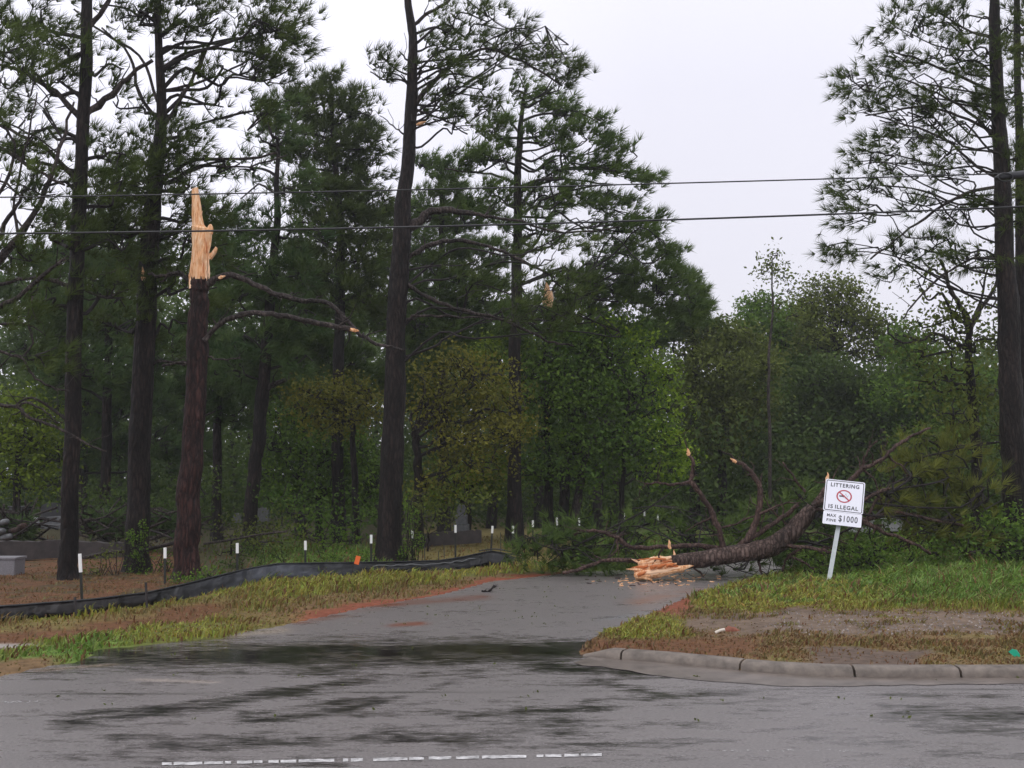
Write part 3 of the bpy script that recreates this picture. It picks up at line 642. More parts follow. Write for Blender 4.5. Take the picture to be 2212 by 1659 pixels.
for (vx_, t_, b_), wh in zip(posts, where):
    Yp = hit(vx_, b_)[1]; z0 = float(height(np.array([0.]), np.array([Yp]))[0])
    top = pt(vx_, t_, Yp); bx = pt(vx_ + (6 if vx_ == 173 else 0) - (4 if vx_ == 1064 else 0), b_, Yp)
    z0 = float(height(bx[0:1], bx[1:2])[0]); bot = np.array([bx[0], Yp, max(z0, -.02) - .05]); r0 = thing('fence_post', f'dark steel post with white tip, {wh}', 'fence post', bot, 'white tipped steel posts of the low cemetery fence')
    wl = .20 if vx_ > 200 else .30; dr = unit(top - bot); cut = top - dr * wl * (.9 if Yp < 30 else 1.15)
    def tee(a, b, k, m, nm):
        g = Geo(); ax = unit(b - a); sx = unit(np.cross(ax, [0, 1, 0])); sy = np.cross(ax, sx); rot = np.stack([sx, sy, ax], 1); c_ = (a + b) / 2; l = np.linalg.norm(b - a) / 2
        w_ = .014 + .0003 * Yp
        g.box(c_ + sy * .012, (w_ * k, .004 * k + .002, l), rot); g.box(c_ - sy * .009 * k, (.004 * k + .002, .016 * k, l * .999), rot); return g.build(nm, m, r0, bot, smooth=False)
    tee(bot, cut, 1.0, M_post, 'shaft'); tee(cut, top, 1.25, M_white, 'white_tip')
# black mesh scrap posts near the plot wall
for k, (vx_, t_, b_) in enumerate([(918, 1180, 1214), (948, 1190, 1212), (960, 1176, 1210), (1082, 1150, 1196)]):
    a = hit(vx_, b_ - 2); b = pt(vx_ - 1, t_, a[1]); g = Geo(); g.tube([a - [0, 0, .05], b], [.012, .010], 5)
    tag(g.build('stake', M_post, base=a), ['thin dark stake left of the plot wall posts', 'short dark stake left of the pair of thin stakes', 'thin dark stake close beside a white tipped post', 'thin dark stake at the right corner of the low plot wall'][k], 'stake', 'thin stakes by the plot wall')

# ------------------------------------------------------------------ CEMETERY STONES
def bevel(o, w=.02, s=2):
    m = o.modifiers.new('bevel', 'BEVEL'); m.width = w; m.segments = s; return o
def stone(name, label, v0, v1, vtop, vbot, Y=None, depth=.25, material=None, cat='headstone', shape='box', group=None):
    if Y is None: Y = hit((v0 + v1) / 2, vbot)[1]
    s = F / Y; c = pt((v0 + v1) / 2, vbot, Y); t = pt((v0 + v1) / 2, vtop, Y); w = (v1 - v0) / s / 2; h = t[2] - c[2]; c[2] -= .04; h += .04
    r0 = thing(name, label, cat, c, group)
    if shape == 'slab':
        g = Geo(); g.box((c[0], c[1], c[2] + h * .5), (w, depth / 2, h / 2)); bevel(g.build('block', material, r0, c, smooth=False)); 
        g = Geo(); g.box((c[0], c[1], c[2] + h + .02), (w + .02, depth / 2 + .02, .022)); bevel(g.build('cap', material, r0, c, smooth=False), .008)
    elif shape == 'round':
        g = Geo(); n_ = 14; th = np.linspace(0, math.pi, n_); prof_ = [(-w, 0)] + [(-w * math.cos(a), h * .72 + h * .28 * math.sin(a)) for a in th] + [(w, 0)]
        P = np.array([[c[0] + x, c[1] - depth / 2, c[2] + z] for x, z in prof_]); P2 = P + [0, depth, 0]; m_ = len(P)
        g.add(np.vstack([P, P2]), [[i, (i + 1) % m_, (i + 1) % m_ + m_, i + m_] for i in range(m_)]); g.add(P, [list(range(m_))[::-1]]); g.add(P2, [list(range(m_))])
        g.build('tablet', material, r0, c, smooth=False)
        g = Geo(); g.box((c[0], c[1], c[2] + .05), (w * 1.2, depth * .7, .06)); bevel(g.build('plinth', material, r0, c, smooth=False), .01)
    elif shape == 'step':
        g = Geo(); g.box((c[0], c[1], c[2] + h * .14), (w, depth * .7, h * .14)); bevel(g.build('plinth', material, r0, c, smooth=False))
        g = Geo(); g.box((c[0], c[1], c[2] + h * .45), (w * .78, depth * .55, h * .17)); bevel(g.build('die', material, r0, c, smooth=False))
        g = Geo(); hh = h * .38; zz = c[2] + h * .62
        P = np.array([[-w * .6, zz], [-w * .6, zz + hh * .6], [-w * .3, zz + hh], [w * .3, zz + hh], [w * .6, zz + hh * .6], [w * .6, zz]]); A_ = np.array([[c[0] + x, c[1] - depth * .4, z] for x, z in P]); B_ = A_ + [0, depth * .8, 0]
        g.add(np.vstack([A_, B_]), [[i, (i + 1) % 6, (i + 1) % 6 + 6, i + 6] for i in range(6)]); g.add(A_, [list(range(6))[::-1]]); g.add(B_, [list(range(6))]); g.build('shaft', material, r0, c, smooth=False)
    return r0
stone('headstone', 'wide grey granite block cut off by the left edge of the photo', -45, 42, 1207, 1240, None, .45, M_granite, 'headstone', 'slab')
stone('headstone', 'tall stepped grey monument behind the low plot wall', 980, 1013, 1090, 1146, 31, .5, M_marble, 'headstone', 'step')
stone('headstone', 'dark rounded headstone left of the leftmost pine', 92, 137, 1086, 1120, 33, .3, M_dark_stone, 'headstone', 'round')
stone('headstone', 'dull grey low headstone in front of the dark rounded one', 98, 140, 1115, 1138, 29, .3, M_marble, 'headstone', 'round')
stone('headstone', 'dark square headstone under the lime green tree', 22, 64, 1096, 1128, 33, .3, M_dark_stone, 'headstone', 'slab')
stone('headstone', 'small pale headstone seen left of the leftmost pine', 68, 82, 1117, 1134, 30, .15, M_white_stone, 'headstone', 'round')
stone('headstone', 'small pale headstone right of the leftmost pine', 196, 214, 1110, 1124, 34, .15, M_white_stone, 'headstone', 'round')
stone('headstone', 'low pale headstone between the two left pines', 238, 256, 1123, 1136, 31, .15, M_marble, 'headstone', 'round')
stone('headstone', 'small headstone far behind the right of the broken trunk', 505, 520, 1108, 1126, 36, .15, M_marble, 'headstone', 'round')
stone('headstone', 'dim grey headstone just right of the broken red trunk', 556, 580, 1096, 1124, 38, .2, M_marble, 'headstone', 'round')
stone('grave_marker', 'white marble grave marker seen through the fallen crown, right piece', 1912, 1946, 1124, 1144, 27, .5, M_white_stone, 'grave marker', 'slab')
stone('grave_marker', 'white marble grave marker directly behind the fine plate of the sign', 1838, 1880, 1126, 1146, 27, .5, M_white_stone, 'grave marker', 'slab')
def wall(name, label, pts, Y0, Y1, h, dpt, material):
    base = pt(*pts[0], Y0); g = Geo(); n_ = len(pts)
    P = spline([pt(a, b, Y0 + (Y1 - Y0) * i / (n_ - 1)) for i, (a, b) in enumerate(pts)], 10); m_ = len(P); jit = R.normal(0, .012, (m_, 1))
    up = np.array([0, 0, 1.]); bk = np.array([0, dpt, 0])
    r_ = np.stack([P - up * (h + .1), P + jit * up, P + bk + jit * up, P + bk - up * (h + .1)], 1).reshape(-1, 3); i = np.arange(m_ - 1)[:, None] * 4; j = np.arange(3)[None, :]
    g.add(r_, np.stack([i + j, i + j + 4, i + j + 5, i + j + 1], -1).reshape(-1, 4)); g.add(r_[:4], [[0, 1, 2, 3]]); g.add(r_[-4:], [[3, 2, 1, 0]])
    return tag(g.build(name, material, base=base, smooth=False), label, 'wall')
wall('plot_wall', 'low weathered stone wall round a grave plot on the left', [(-60, 1171), (60, 1170), (130, 1167), (235, 1172), (300, 1170)], 23.5, 25.5, .30, .25, M_wall)
wall('plot_wall', 'low grey grave plot wall right of the tall middle pine', [(902, 1153), (945, 1150), (1000, 1147), (1040, 1144)], 29.5, 29.5, .26, .2, M_wall)
g = Geo(); a = pt(1097, 1118, 42); b = pt(1097, 1056, 42); g.tube([a - [0, 0, .3], b], .03, 6); tag(g.build('metal_pole', M_steel, base=a), 'thin pale metal pole standing in the woods left of the twin trunks', 'pole')

# ================================================================== LEANING SIGN
base = hit(1790, 1258)
Ys = base[1]
kS = Ys / F
right_ = unit(cam_dir := np.array([78.5, 0, 0]) * 0 + np.array([.78, -.25, -.09]))
up_ = np.array([.16, .24, .67]); up_ = unit(up_ - right_ * (up_ @ right_)); nrm_ = unit(np.cross(right_, up_))
if nrm_[1] > 0: nrm_ = -nrm_
sroot = thing('littering_sign', 'leaning white sign on a steel post reading LITTERING IS ILLEGAL, MAX FINE $1000', 'sign', base)
def S(u, v, w=0): return O_ + right_ * u + up_ * v + nrm_ * w
PW, PH = 82.5 * kS, 74.5 * kS; O_ = pt(1823.5, 1072.5, Ys + .25)
def plate(w, h, c, rad, t, name, m, parent, off=0.0):
    n_ = 6; ring = []
    for sx, sy, a0 in ((1, 1, 0), (-1, 1, 90), (-1, -1, 180), (1, -1, 270)):
        for k in range(n_):
            a = math.radians(a0 + 90 * k / (n_ - 1)); ring.append((c[0] + sx * (w / 2 - rad) + rad * math.cos(a), c[1] + sy * (h / 2 - rad) + rad * math.sin(a)))
    A_ = np.array([S(u, v, off + t / 2) for u, v in ring]); B_ = np.array([S(u, v, off - t / 2) for u, v in ring]); m_ = len(ring); g = Geo()
    g.add(A_, [list(range(m_))]); g.add(B_, [list(range(m_))[::-1]]); g.add(np.vstack([A_, B_]), [[i, i + m_, (i + 1) % m_ + m_, (i + 1) % m_] for i in range(m_)])
    return g.build(name, m, parent, base, smooth=False), ring
def ringmesh(w, h, c, rad, th, name, m, off):
    _, r1 = None, None; n_ = 6; rs = []
    for dw in (0, th):
        ring = []
        for sx, sy, a0 in ((1, 1, 0), (-1, 1, 90), (-1, -1, 180), (1, -1, 270)):
            for k in range(n_):
                a = math.radians(a0 + 90 * k / (n_ - 1)); ring.append((c[0] + sx * (w / 2 - rad) + (rad - dw) * math.cos(a), c[1] + sy * (h / 2 - rad) + (rad - dw) * math.sin(a)))
        rs.append(ring)
    m_ = len(rs[0]); Vr = np.array([S(u, v, off) for u, v in rs[0] + rs[1]]); g = Geo(); g.add(Vr, [[i, (i + 1) % m_, (i + 1) % m_ + m_, i + m_] for i in range(m_)]); return g, m_
p1, _ = plate(PW, PH, (0, 0), .035, .004, 'sign_panel', M_sign, sroot)
g, _ = ringmesh(PW - .035, PH - .035, (0, 0), .028, .014, 'border', M_black, .0035); g.build('border', M_black, p1, base, smooth=False)
P2c = (-.0, -(PH / 2 + .006 + 14.6 * kS)); p2, _ = plate(80 * kS, 29.5 * kS, P2c, .02, .004, 'fine_panel', M_sign, sroot)
def text(body, c, hgt, wid, name, parent, m, off=.004, bold=.03):
    cu = bpy.data.curves.new(name, 'FONT'); cu.body = body; cu.align_x = 'CENTER'; cu.align_y = 'CENTER'; cu.size = 1.0; cu.offset = bold; cu.space_character = 1.18; cu.resolution_u = 3
    to = bpy.data.objects.new(name, cu); COL.objects.link(to); bpy.context.view_layer.update()
    dg = bpy.context.evaluated_depsgraph_get(); me = bpy.data.meshes.new_from_object(to.evaluated_get(dg)); co = np.array([v.co[:] for v in me.vertices])
    lo, hi = co.min(0), co.max(0); k = np.array([wid / (hi[0] - lo[0]), hgt / (hi[1] - lo[1])]); mid = (lo + hi) / 2
    for v in me.vertices:
        q = S(c[0] + (v.co[0] - mid[0]) * k[0], c[1] + (v.co[1] - mid[1]) * k[1], off) - base; v.co = q
    me.materials.append(m); bpy.data.objects.remove(to); o = bpy.data.objects.new(name, me); COL.objects.link(o); o.parent = parent; return o
text('LITTERING', (0, PH * .335), .082, PW * .72, 'lettering', p1, M_black)
text('IS', (-PW * .315, -PH * .345), .082, PW * .115, 'lettering', p1, M_black); text('ILLEGAL', (PW * .085, -PH * .345), .082, PW * .58, 'lettering', p1, M_black)
text('MAX', (-.195, P2c[1] + .052), .060, .17, 'lettering', p2, M_black); text('FINE', (-.195, P2c[1] - .045), .056, .17, 'lettering', p2, M_black)
text('$1000', (.107, P2c[1] + .0), .145, .345, 'lettering', p2, M_black, bold=.018)
g = Geo(); n_ = 40; th = np.linspace(0, 2 * math.pi, n_, endpoint=False); ro_, ri_ = .132, .108
Vr = [S(ro_ * math.cos(a) * 1.08, ro_ * math.sin(a) + .0, .0050) for a in th] + [S(ri_ * math.cos(a) * 1.08, ri_ * math.sin(a), .0050) for a in th]
g.add(Vr, [[i, (i + 1) % n_, (i + 1) % n_ + n_, i + n_] for i in range(n_)])
g.add([S(-.098, .066, .0058), S(-.080, .083, .0058), S(.100, -.066, .0058), S(.082, -.083, .0058)], [[0, 1, 2, 3]]); g.build('prohibition_ring', M_red, p1, base, smooth=False)
g = Geo(); hand = [(-.088, -.012), (-.055, -.018), (-.04, -.012), (-.01, -.02), (.005, -.008), (-.003, .008), (.012, .016), (.004, .026), (-.015, .02), (-.035, .024), (-.055, .012), (-.088, .018)]
g.add([S(u, v, .0044) for u, v in hand], [list(range(len(hand)))])
for u, v, s_ in ((.03, .05, .012), (.045, .02, .010), (.06, .0, .011), (.05, -.02, .009), (.075, .02, .008), (.03, .01, .008), (.02, .045, .007)):
    g.add([S(u - s_, v, .0044), S(u, v + s_ * .5, .0044), S(u + s_, v + .002, .0044), S(u, v - s_ * .6, .0044)], [[0, 3, 2, 1]])
g.build('hand_pictogram', M_black, p1, base, smooth=False)
topP = S(.01, PH * .42, -.012); g = Geo(); ax = unit(topP - base); sx = unit(right_ - ax * (right_ @ ax)); sy = unit(np.cross(ax, sx)); sy = sy if sy[1] > 0 else -sy
low = base - ax * .15; ln = np.linalg.norm(topP - low) / 2; c_ = (topP + low) / 2; rot = np.stack([sx, sy, ax], 1)
g.box(c_ + sy * .010, (.022, .0025, ln), rot); g.box(c_ + sx * .030 + sy * .002, (.0105, .0025, ln * .998), rot); g.box(c_ - sx * .030 + sy * .002, (.0105, .0025, ln * .998), rot)
g.box(c_ + sx * .0205 + sy * .006, (.0022, .006, ln * .997), rot); g.box(c_ - sx * .0205 + sy * .006, (.0022, .006, ln * .997), rot); g.build('post', M_steel, sroot, base, smooth=False)
for v in (PH * .36, -PH * .42, P2c[1] + .045, P2c[1] - .05):
    g = Geo(); q = S(.035, v, .003); g.tube([q, q + nrm_ * .006], .009, 8); g.build('bolt', M_steel, sroot, base)

# ================================================================== CABLES
def cable(label, pv, Y, r):
    P = np.array([pt(a, b, Y) for a, b in pv]); xx = np.linspace(P[0, 0], P[-1, 0], 90); zz = np.polyval(np.polyfit(P[:, 0], P[:, 2], 4), xx); P = np.stack([xx, xx * 0 + Y, zz], -1); g = Geo(); g.tube(P, r, 6); return tag(g.build('overhead_cable', M_wire, base=P[0]), label, 'cable', 'overhead cables')
cable('upper thin cable crossing the trees and the sky', [(-2500, 395), (-600, 432), (110, 424), (430, 418), (880, 411), (1430, 398), (1820, 385), (2212, 373), (3600, 325)], 14, .0095)
cable('lower cable crossing the splintered stump and the sky', [(-2500, 500), (-600, 508), (150, 503), (430, 499), (880, 491), (1430, 475), (1820, 461), (2212, 447), (3600, 380)], 14, .013)
b0 = pt(2185, 381, 13.98); root = thing('cable_splice', 'black bundled splice hanging on the upper cable before the right pine', 'cable splice', b0)
g = Geo(); g.tube(spline([pt(2148, 384, 13.97), pt(2160, 383, 13.97), pt(2175, 381, 13.97), pt(2200, 378, 13.97), pt(2260, 375, 13.97), pt(2300, 372, 13.97)], 4), [.012, .02, .03, .045, .05, .05, .05, .05, .05, .052, .055, .055, .055, .055, .05, .05, .045, .045, .03, .02, .015], 10, 0, True, .15); g.build('sleeve', M_wire, root, b0)
g = Geo(); th = np.linspace(0, 2.4 * math.pi, 26); g.tube(np.array([pt(2172 + 16 * math.cos(a), 383 + 9 * math.sin(a), 13.9 + .02 * k / 26) for k, a in enumerate(th)]), .010, 5); g.build('cable_loop', M_wire, root, b0)

# ================================================================== FALLEN TREE across the side road
YL = 21.3; base = np.array([*pt(1500, 1235, YL)[:2], 0.0])
fr = thing('fallen_pine', 'snapped pine top lying across the side road with a splintered orange butt', 'fallen tree', base)
path = vpath([(1452, 1216), (1520, 1207), (1600, 1194), (1660, 1183), (1705, 1155), (1738, 1118), (1755, 1095)], YL, YL - .1, 6)
g = Geo(); g.tube(path, np.interp(np.linspace(0, 6, len(path)), range(7), [.15, .165, .175, .195, .19, .155, .11]), 20, 0, True, .09); g.build('trunk', M_bark_grey, fr, base)
def fl(pv, w0, w1, Y0=YL, Y1=None, m=None): return limb(fr, base, pv, w0, w1, Y0, Y1, m or M_limb_brown)
U1 = fl([(1565, 1188), (1553, 1150), (1540, 1110), (1515, 1070), (1491, 1042)], 14, 10); fl([(1491, 1042), (1497, 1015), (1496, 995), (1486, 975)], 9, 7); fl([(1491, 1042), (1455, 1047), (1420, 1042), (1392, 1046)], 8, 4)
U2 = fl([(1598, 1180), (1625, 1148), (1640, 1105), (1642, 1060), (1625, 1022), (1602, 1002), (1580, 993)], 16, 8)
fl([(1580, 1190), (1510, 1178), (1440, 1182), (1365, 1181), (1335, 1162), (1300, 1148), (1265, 1146), (1240, 1156)], 12, 6, YL + .4, YL + .8)
fl([(1455, 1220), (1400, 1216), (1350, 1209), (1300, 1212), (1255, 1230), (1215, 1238)], 10, 7, YL + .15, YL + .1)
fl([(1660, 1170), (1700, 1178), (1760, 1185), (1800, 1192)], 10, 6, YL - .1, YL - .4); fl([(1600, 1180), (1655, 1140), (1700, 1110), (1725, 1090)], 12, 8)
fl([(1755, 1095), (1800, 1070), (1840, 1035), (1865, 1012), (1905, 993), (1935, 965), (1965, 945), (2010, 925)], 13, 5, YL, YL + .3); fl([(1865, 1012), (1866, 990), (1880, 965), (1895, 952)], 5, 3)
fl([(1758, 1092), (1790, 1052), (1789, 1035)], 14, 10, YL + .1); fl([(1750, 1098), (1815, 1105), (1850, 1095), (1885, 1068), (1925, 1055)], 10, 6); fl([(1820, 1108), (1870, 1122), (1930, 1106), (1990, 1118), (2080, 1135)], 12, 6, YL, YL + .2)
fl([(1850, 1120), (1893, 1140), (1910, 1152), (1960, 1166), (2010, 1196)], 12, 6, YL - .1, YL - .3); fl([(1898, 1075), (1870, 1120), (1845, 1170)], 6, 4); fl([(1740, 1062), (1715, 1030), (1690, 998)], 6, 4); fl([(1735, 1180), (1700, 1205), (1690, 1235)], 7, 4)
fl([(1642, 1200), (1640, 1225), (1646, 1240)], 7, 4); fl([(1500, 1225), (1515, 1240), (1520, 1247)], 5, 3); fl([(1700, 1200), (1740, 1215), (1760, 1235)], 6, 4)
for pv in ([(1700, 1135), (1660, 1092), (1650, 1070)], [(1560, 1140), (1620, 1118), (1680, 1098)], [(1430, 1182), (1425, 1200), (1428, 1214)], [(1335, 1165), (1330, 1190), (1315, 1205)], [(1545, 1115), (1510, 1130), (1480, 1150)], [(1640, 1110), (1690, 1090), (1730, 1085)],
           [(1865, 1015), (1890, 1040), (1905, 1090)], [(1920, 985), (1950, 1010), (1962, 1040)], [(1735, 1150), (1790, 1155), (1830, 1175)]):
    fl(pv, 5, 2.5, YL + R.uniform(-.3, .4))
# splintered butt
def shard(g, P0, P1, r0, flatk=.5, m=0, tip=.1, sides=7):
    P0 = np.array(P0); P1 = np.array(P1); k = 6; P = P0 + (P1 - P0) * np.linspace(0, 1, k)[:, None] + R.normal(0, r0 * .12, (k, 3)); a0 = len(g.v)
    g.tube(P, r0 * np.array([.75, 1, .95, .8, .5, tip]) * R.uniform(.85, 1.1, k), sides, m, True, .22)
g = Geo()
shard(g, pt(1372, 1243, YL - .12), pt(1500, 1221, YL - .12), .105, m=0, tip=.15, sides=10); shard(g, pt(1370, 1232, YL), pt(1480, 1214, YL), .12, m=0, sides=10)
shard(g, pt(1378, 1216, YL + .1), pt(1460, 1203, YL + .1), .075); shard(g, pt(1400, 1217, YL), pt(1462, 1201, YL), .06, m=1)
shard(g, pt(1392, 1238, YL - .2), pt(1470, 1226, YL - .2), .055, m=1)
for k in range(60):
    x = R.uniform(1372, 1460); y = R.uniform(1208, 1242); shard(g, pt(x + 25, y - 4, YL - .1 + R.uniform(-.1, .15)), pt(x + R.uniform(-22, -2), y + R.uniform(-8, 9), YL - .1 + R.uniform(-.12, .15)), R.uniform(.008, .034), m=int(R.choice([0, 0, 1, 2, 2, 2])), sides=5)
for k in range(7):
    x = R.uniform(1370, 1385); y = R.uniform(1236, 1249); shard(g, pt(x, y, YL - .2), pt(x + R.uniform(6, 30), y + R.uniform(2, 5), YL - .25), .03, m=0, sides=5)
shard(g, pt(1395, 1212, YL), pt(1415, 1201, YL - .05), .03, m=1); shard(g, pt(1378, 1214, YL), pt(1364, 1207, YL), .02, m=1); shard(g, pt(1460, 1212, YL - .05), pt(1455, 1188, YL), .035, m=0)
for x, y in ((1385, 1238), (1412, 1224), (1428, 1221), (1447, 1220)):
    shard(g, pt(x - 8, y + 4, YL - .24), pt(x + 12, y - 3, YL - .25), .04, m=2, sides=8)
g.build('splintered_butt', [M_wood, M_wood_pale, M_wood_dark], fr, base, smooth=False)
for a, b in (((1488, 984), (1485, 968)), ((1591, 999), (1577, 990)), ((1789, 1050), (1787, 1020)), ((1748, 1104), (1752, 1092)), ((1742, 1102), (1745, 1094)), ((1447, 1186), (1445, 1166))):
    g = Geo(); shard(g, pt(*a, YL - .02), pt(*b, YL - .02), .045 if a[0] > 1700 and a[0] < 1790 else .035, m=0, sides=7)
    g.build('snapped_limb_end', [M_wood, M_wood_pale], fr, base, smooth=False)
dummy = np.array([pt(1700, 1180, YL), pt(1760, 1120, YL), pt(1850, 1080, YL), pt(1930, 1060, YL)])
crown_blobs(fr, base, dummy, [(1890, 1110, 70, 38, .7), (1960, 1060, 75, 60, 1), (2040, 1010, 75, 60, .9), (2110, 1060, 70, 60), (2020, 1110, 95, 50), (2090, 1160, 90, 40), (1975, 1000, 50, 40, .8), (2100, 960, 60, 40, .5), (1950, 1150, 80, 30, .5)], YL + .5, leaf='fallen', dens=1.15, limb_r=.03, need=dict(k=24, L=.38, w=.018, spread=.30, tn=(2, 5)), zdepth=.8, wind=.5, attach=0, name='crown')
dl = np.array([pt(1240, 1180, YL + 1), pt(1400, 1180, YL + 1), pt(1600, 1150, YL + 1), pt(1750, 1120, YL + 1)])
crown_blobs(fr, base, dl, [(1150, 1170, 60, 40, .8), (1190, 1190, 70, 30), (1230, 1150, 60, 30, .8), (1290, 1195, 60, 25, .7), (1480, 1180, 70, 24, .8), (1620, 1160, 60, 30, .8), (1800, 1150, 60, 40, .8), (1820, 1205, 70, 20, .8), (1360, 1160, 60, 30, .6), (1450, 1150, 60, 30, .6), (1560, 1140, 70, 30, .6), (1660, 1120, 60, 40, .7), (1740, 1060, 45, 40, .4), (1240, 1215, 70, 16), (1340, 1222, 60, 12, .6), (1590, 1210, 90, 20, .7), (1700, 1200, 70, 30, .8)], YL + 1.3, leaf='pine2', dens=2.2, limb_r=.02, need=dict(k=18, L=.32, w=.019, spread=.38, tn=(3, 6)), zdepth=.6, wind=.3, attach=0, name='crown')

g = Geo()
for k in range(120):
    q = hit(1410 + R.normal(0, 60), 1254 + R.normal(0, 9)); q[2] = max(q[2], 0) + .012; d_ = unit(R.normal(0, 1, 3) * [1, 1, .15]) * R.uniform(.015, .07); g.tube([q - d_, q + d_], R.uniform(.004, .012), 4, int(R.choice([0, 0, 1])))
o = g.build('wood_chips', [M_wood, M_limb_brown], smooth=False); o['kind'] = 'stuff'; o['label'] = 'orange chips and bark bits strewn round the splintered butt'; o['category'] = 'wood chips'

# broken branch on the right verge
b0 = hit(2100, 1222); g = Geo(); g.tube(vpath([(2025, 1222), (2060, 1214), (2085, 1200), (2130, 1192), (2212, 1196), (2300, 1194)], b0[1], None, 5), [.03] * 6 + [.045] * 20, 7); g.tube(vpath([(2025, 1222), (2032, 1205), (2022, 1200)], b0[1], None, 3), .02, 5)
g.tube(vpath([(2130, 1194), (2145, 1212), (2160, 1222)], b0[1], None, 3), .02, 5)
tag(g.build('broken_branch', M_limb_brown, base=b0), 'bare brown branch lying on the weeds at the right edge', 'branch')

# ================================================================== STANDING PINES (traced trunks)
FW = 1.0
def tree(name, label, cat, vx, vy, Y=None, group=None):
    b = hit(vx, vy) if Y is None else np.array([*pt(vx, HOR, Y)[:2], 0.0])
    if Y is not None: b[2] = float(height(b[0:1], b[1:2])[0])
    return thing(name, label, cat, b, group), b
# A: leftmost pine
t, b = tree('pine_tree', 'dark slender pine nearest the left edge, standing in pine straw', 'pine tree', 150, 1252)
Y = b[1]; P = trunk(t, b, [(150, 1252), (150, 1150), (156, 950), (162, 700), (170, 450), (178, 250), (188, 60), (192, -120), (198, -500)], [44, 40, 36, 35, 32, 29, 26, 22, 12], Y, M_bark)
for pv, w0, w1 in [([(178, 260), (120, 200), (60, 160), (0, 140)], 14, 6), ([(178, 250), (240, 205), (285, 160), (330, 130)], 16, 8), ([(172, 400), (110, 330), (40, 290), (-60, 250)], 12, 6), ([(160, 620), (80, 600), (0, 615), (-80, 640)], 10, 6), ([(158, 920), (120, 890), (70, 860), (20, 880), (-20, 860)], 7, 4), ([(165, 620), (230, 640), (290, 620)], 7, 3), ([(192, 60), (235, 0), (250, -80)], 12, 8)]: limb(t, b, pv, w0, w1, Y)
crown_blobs(t, b, P, [(60, 40, 110, 55), (20, 110, 80, 50), (120, 90, 70, 40), (60, 180, 90, 40, .6), (130, 170, 50, 40, .8), (30, 250, 80, 30, .4), (110, 290, 60, 40, .5), (60, 340, 80, 40, .4), (120, 400, 60, 40, .5), (215, 420, 70, 50, .8), (110, 500, 70, 40, .6), (230, 520, 70, 50, .7), (100, 640, 60, 40, .6), (220, 640, 70, 50, .7), (230, 330, 60, 60, .4),
                      (100, -60, 180, 60, .6), (200, -200, 260, 120, .35), (240, 150, 50, 40, .7)], Y, dens=.82, need=dict(tn=(6, 12)))
# B: thick pine behind, left of the broken one
t, b = tree('pine_tree', 'thick dark pine with ivy at its foot between the left pine and the broken trunk', 'pine tree', 295, 1238)
Y = b[1] + .4; P = trunk(t, b, [(295, 1238), (300, 1100), (305, 900), (315, 700), (325, 520), (335, 380), (348, 250), (344, 100), (338, -60), (335, -450)], [56, 52, 50, 46, 44, 36, 24, 18, 15, 8], Y, M_bark)
for pv, w0, w1 in [([(345, 260), (400, 200), (440, 120), (470, 60)], 10, 5), ([(345, 270), (300, 200), (280, 120), (220, 60)], 9, 4), ([(345, 390), (420, 345), (520, 345), (600, 330)], 9, 5), ([(340, 220), (300, 120), (220, 70), (160, 20)], 7, 4), ([(345, 400), (440, 360), (540, 360), (620, 335)], 7, 3), ([(350, 280), (420, 160), (440, 100)], 8, 4),
                  ([(345, 150), (420, 110), (520, 110), (600, 140)], 8, 4), ([(345, 200), (420, 180), (500, 150), (580, 100)], 7, 3), ([(325, 600), (270, 580), (230, 590)], 7, 4), ([(305, 820), (340, 780), (400, 790)], 8, 5), ([(325, 440), (250, 420), (180, 430)], 7, 3)]: limb(t, b, pv, w0, w1, Y)
crown_blobs(t, b, P, [(340, 330, 90, 60, 1.2), (330, 400, 130, 60, 1.2), (400, 300, 70, 40), (240, 330, 60, 50, .7), (440, 450, 80, 50), (300, 500, 140, 60, 1.2), (460, 530, 60, 50), (230, 470, 70, 40), (290, 600, 100, 50, .9), (420, 620, 80, 60, .8), (250, 690, 80, 50, .8), (350, 700, 70, 50, .6),
                      (420, 40, 90, 45), (520, 60, 90, 60, 1.2), (600, 90, 70, 60, 1.3), (640, 40, 30, 50, .6), (560, 140, 70, 40, 1.1), (620, 150, 40, 40, .9), (480, 160, 60, 30, .5), (330, 40, 80, 50, .8), (250, 20, 50, 30, .6), (430, 230, 90, 40, .35), (280, 220, 60, 40, .4), (480, 350, 60, 30, .4), (360, 140, 60, 30, .4),
                      (560, 230, 50, 25, .6), (500, -60, 160, 50, .8), (400, -200, 260, 120, .35)], Y, dens=.85, need=dict(tn=(6, 13)))
g = Geo(); shard(g, pt(310, 606, Y - .22), pt(308, 576, Y - .22), .04, m=0); g.build('torn_patch', [M_wood, M_wood_pale], t, b, smooth=False)
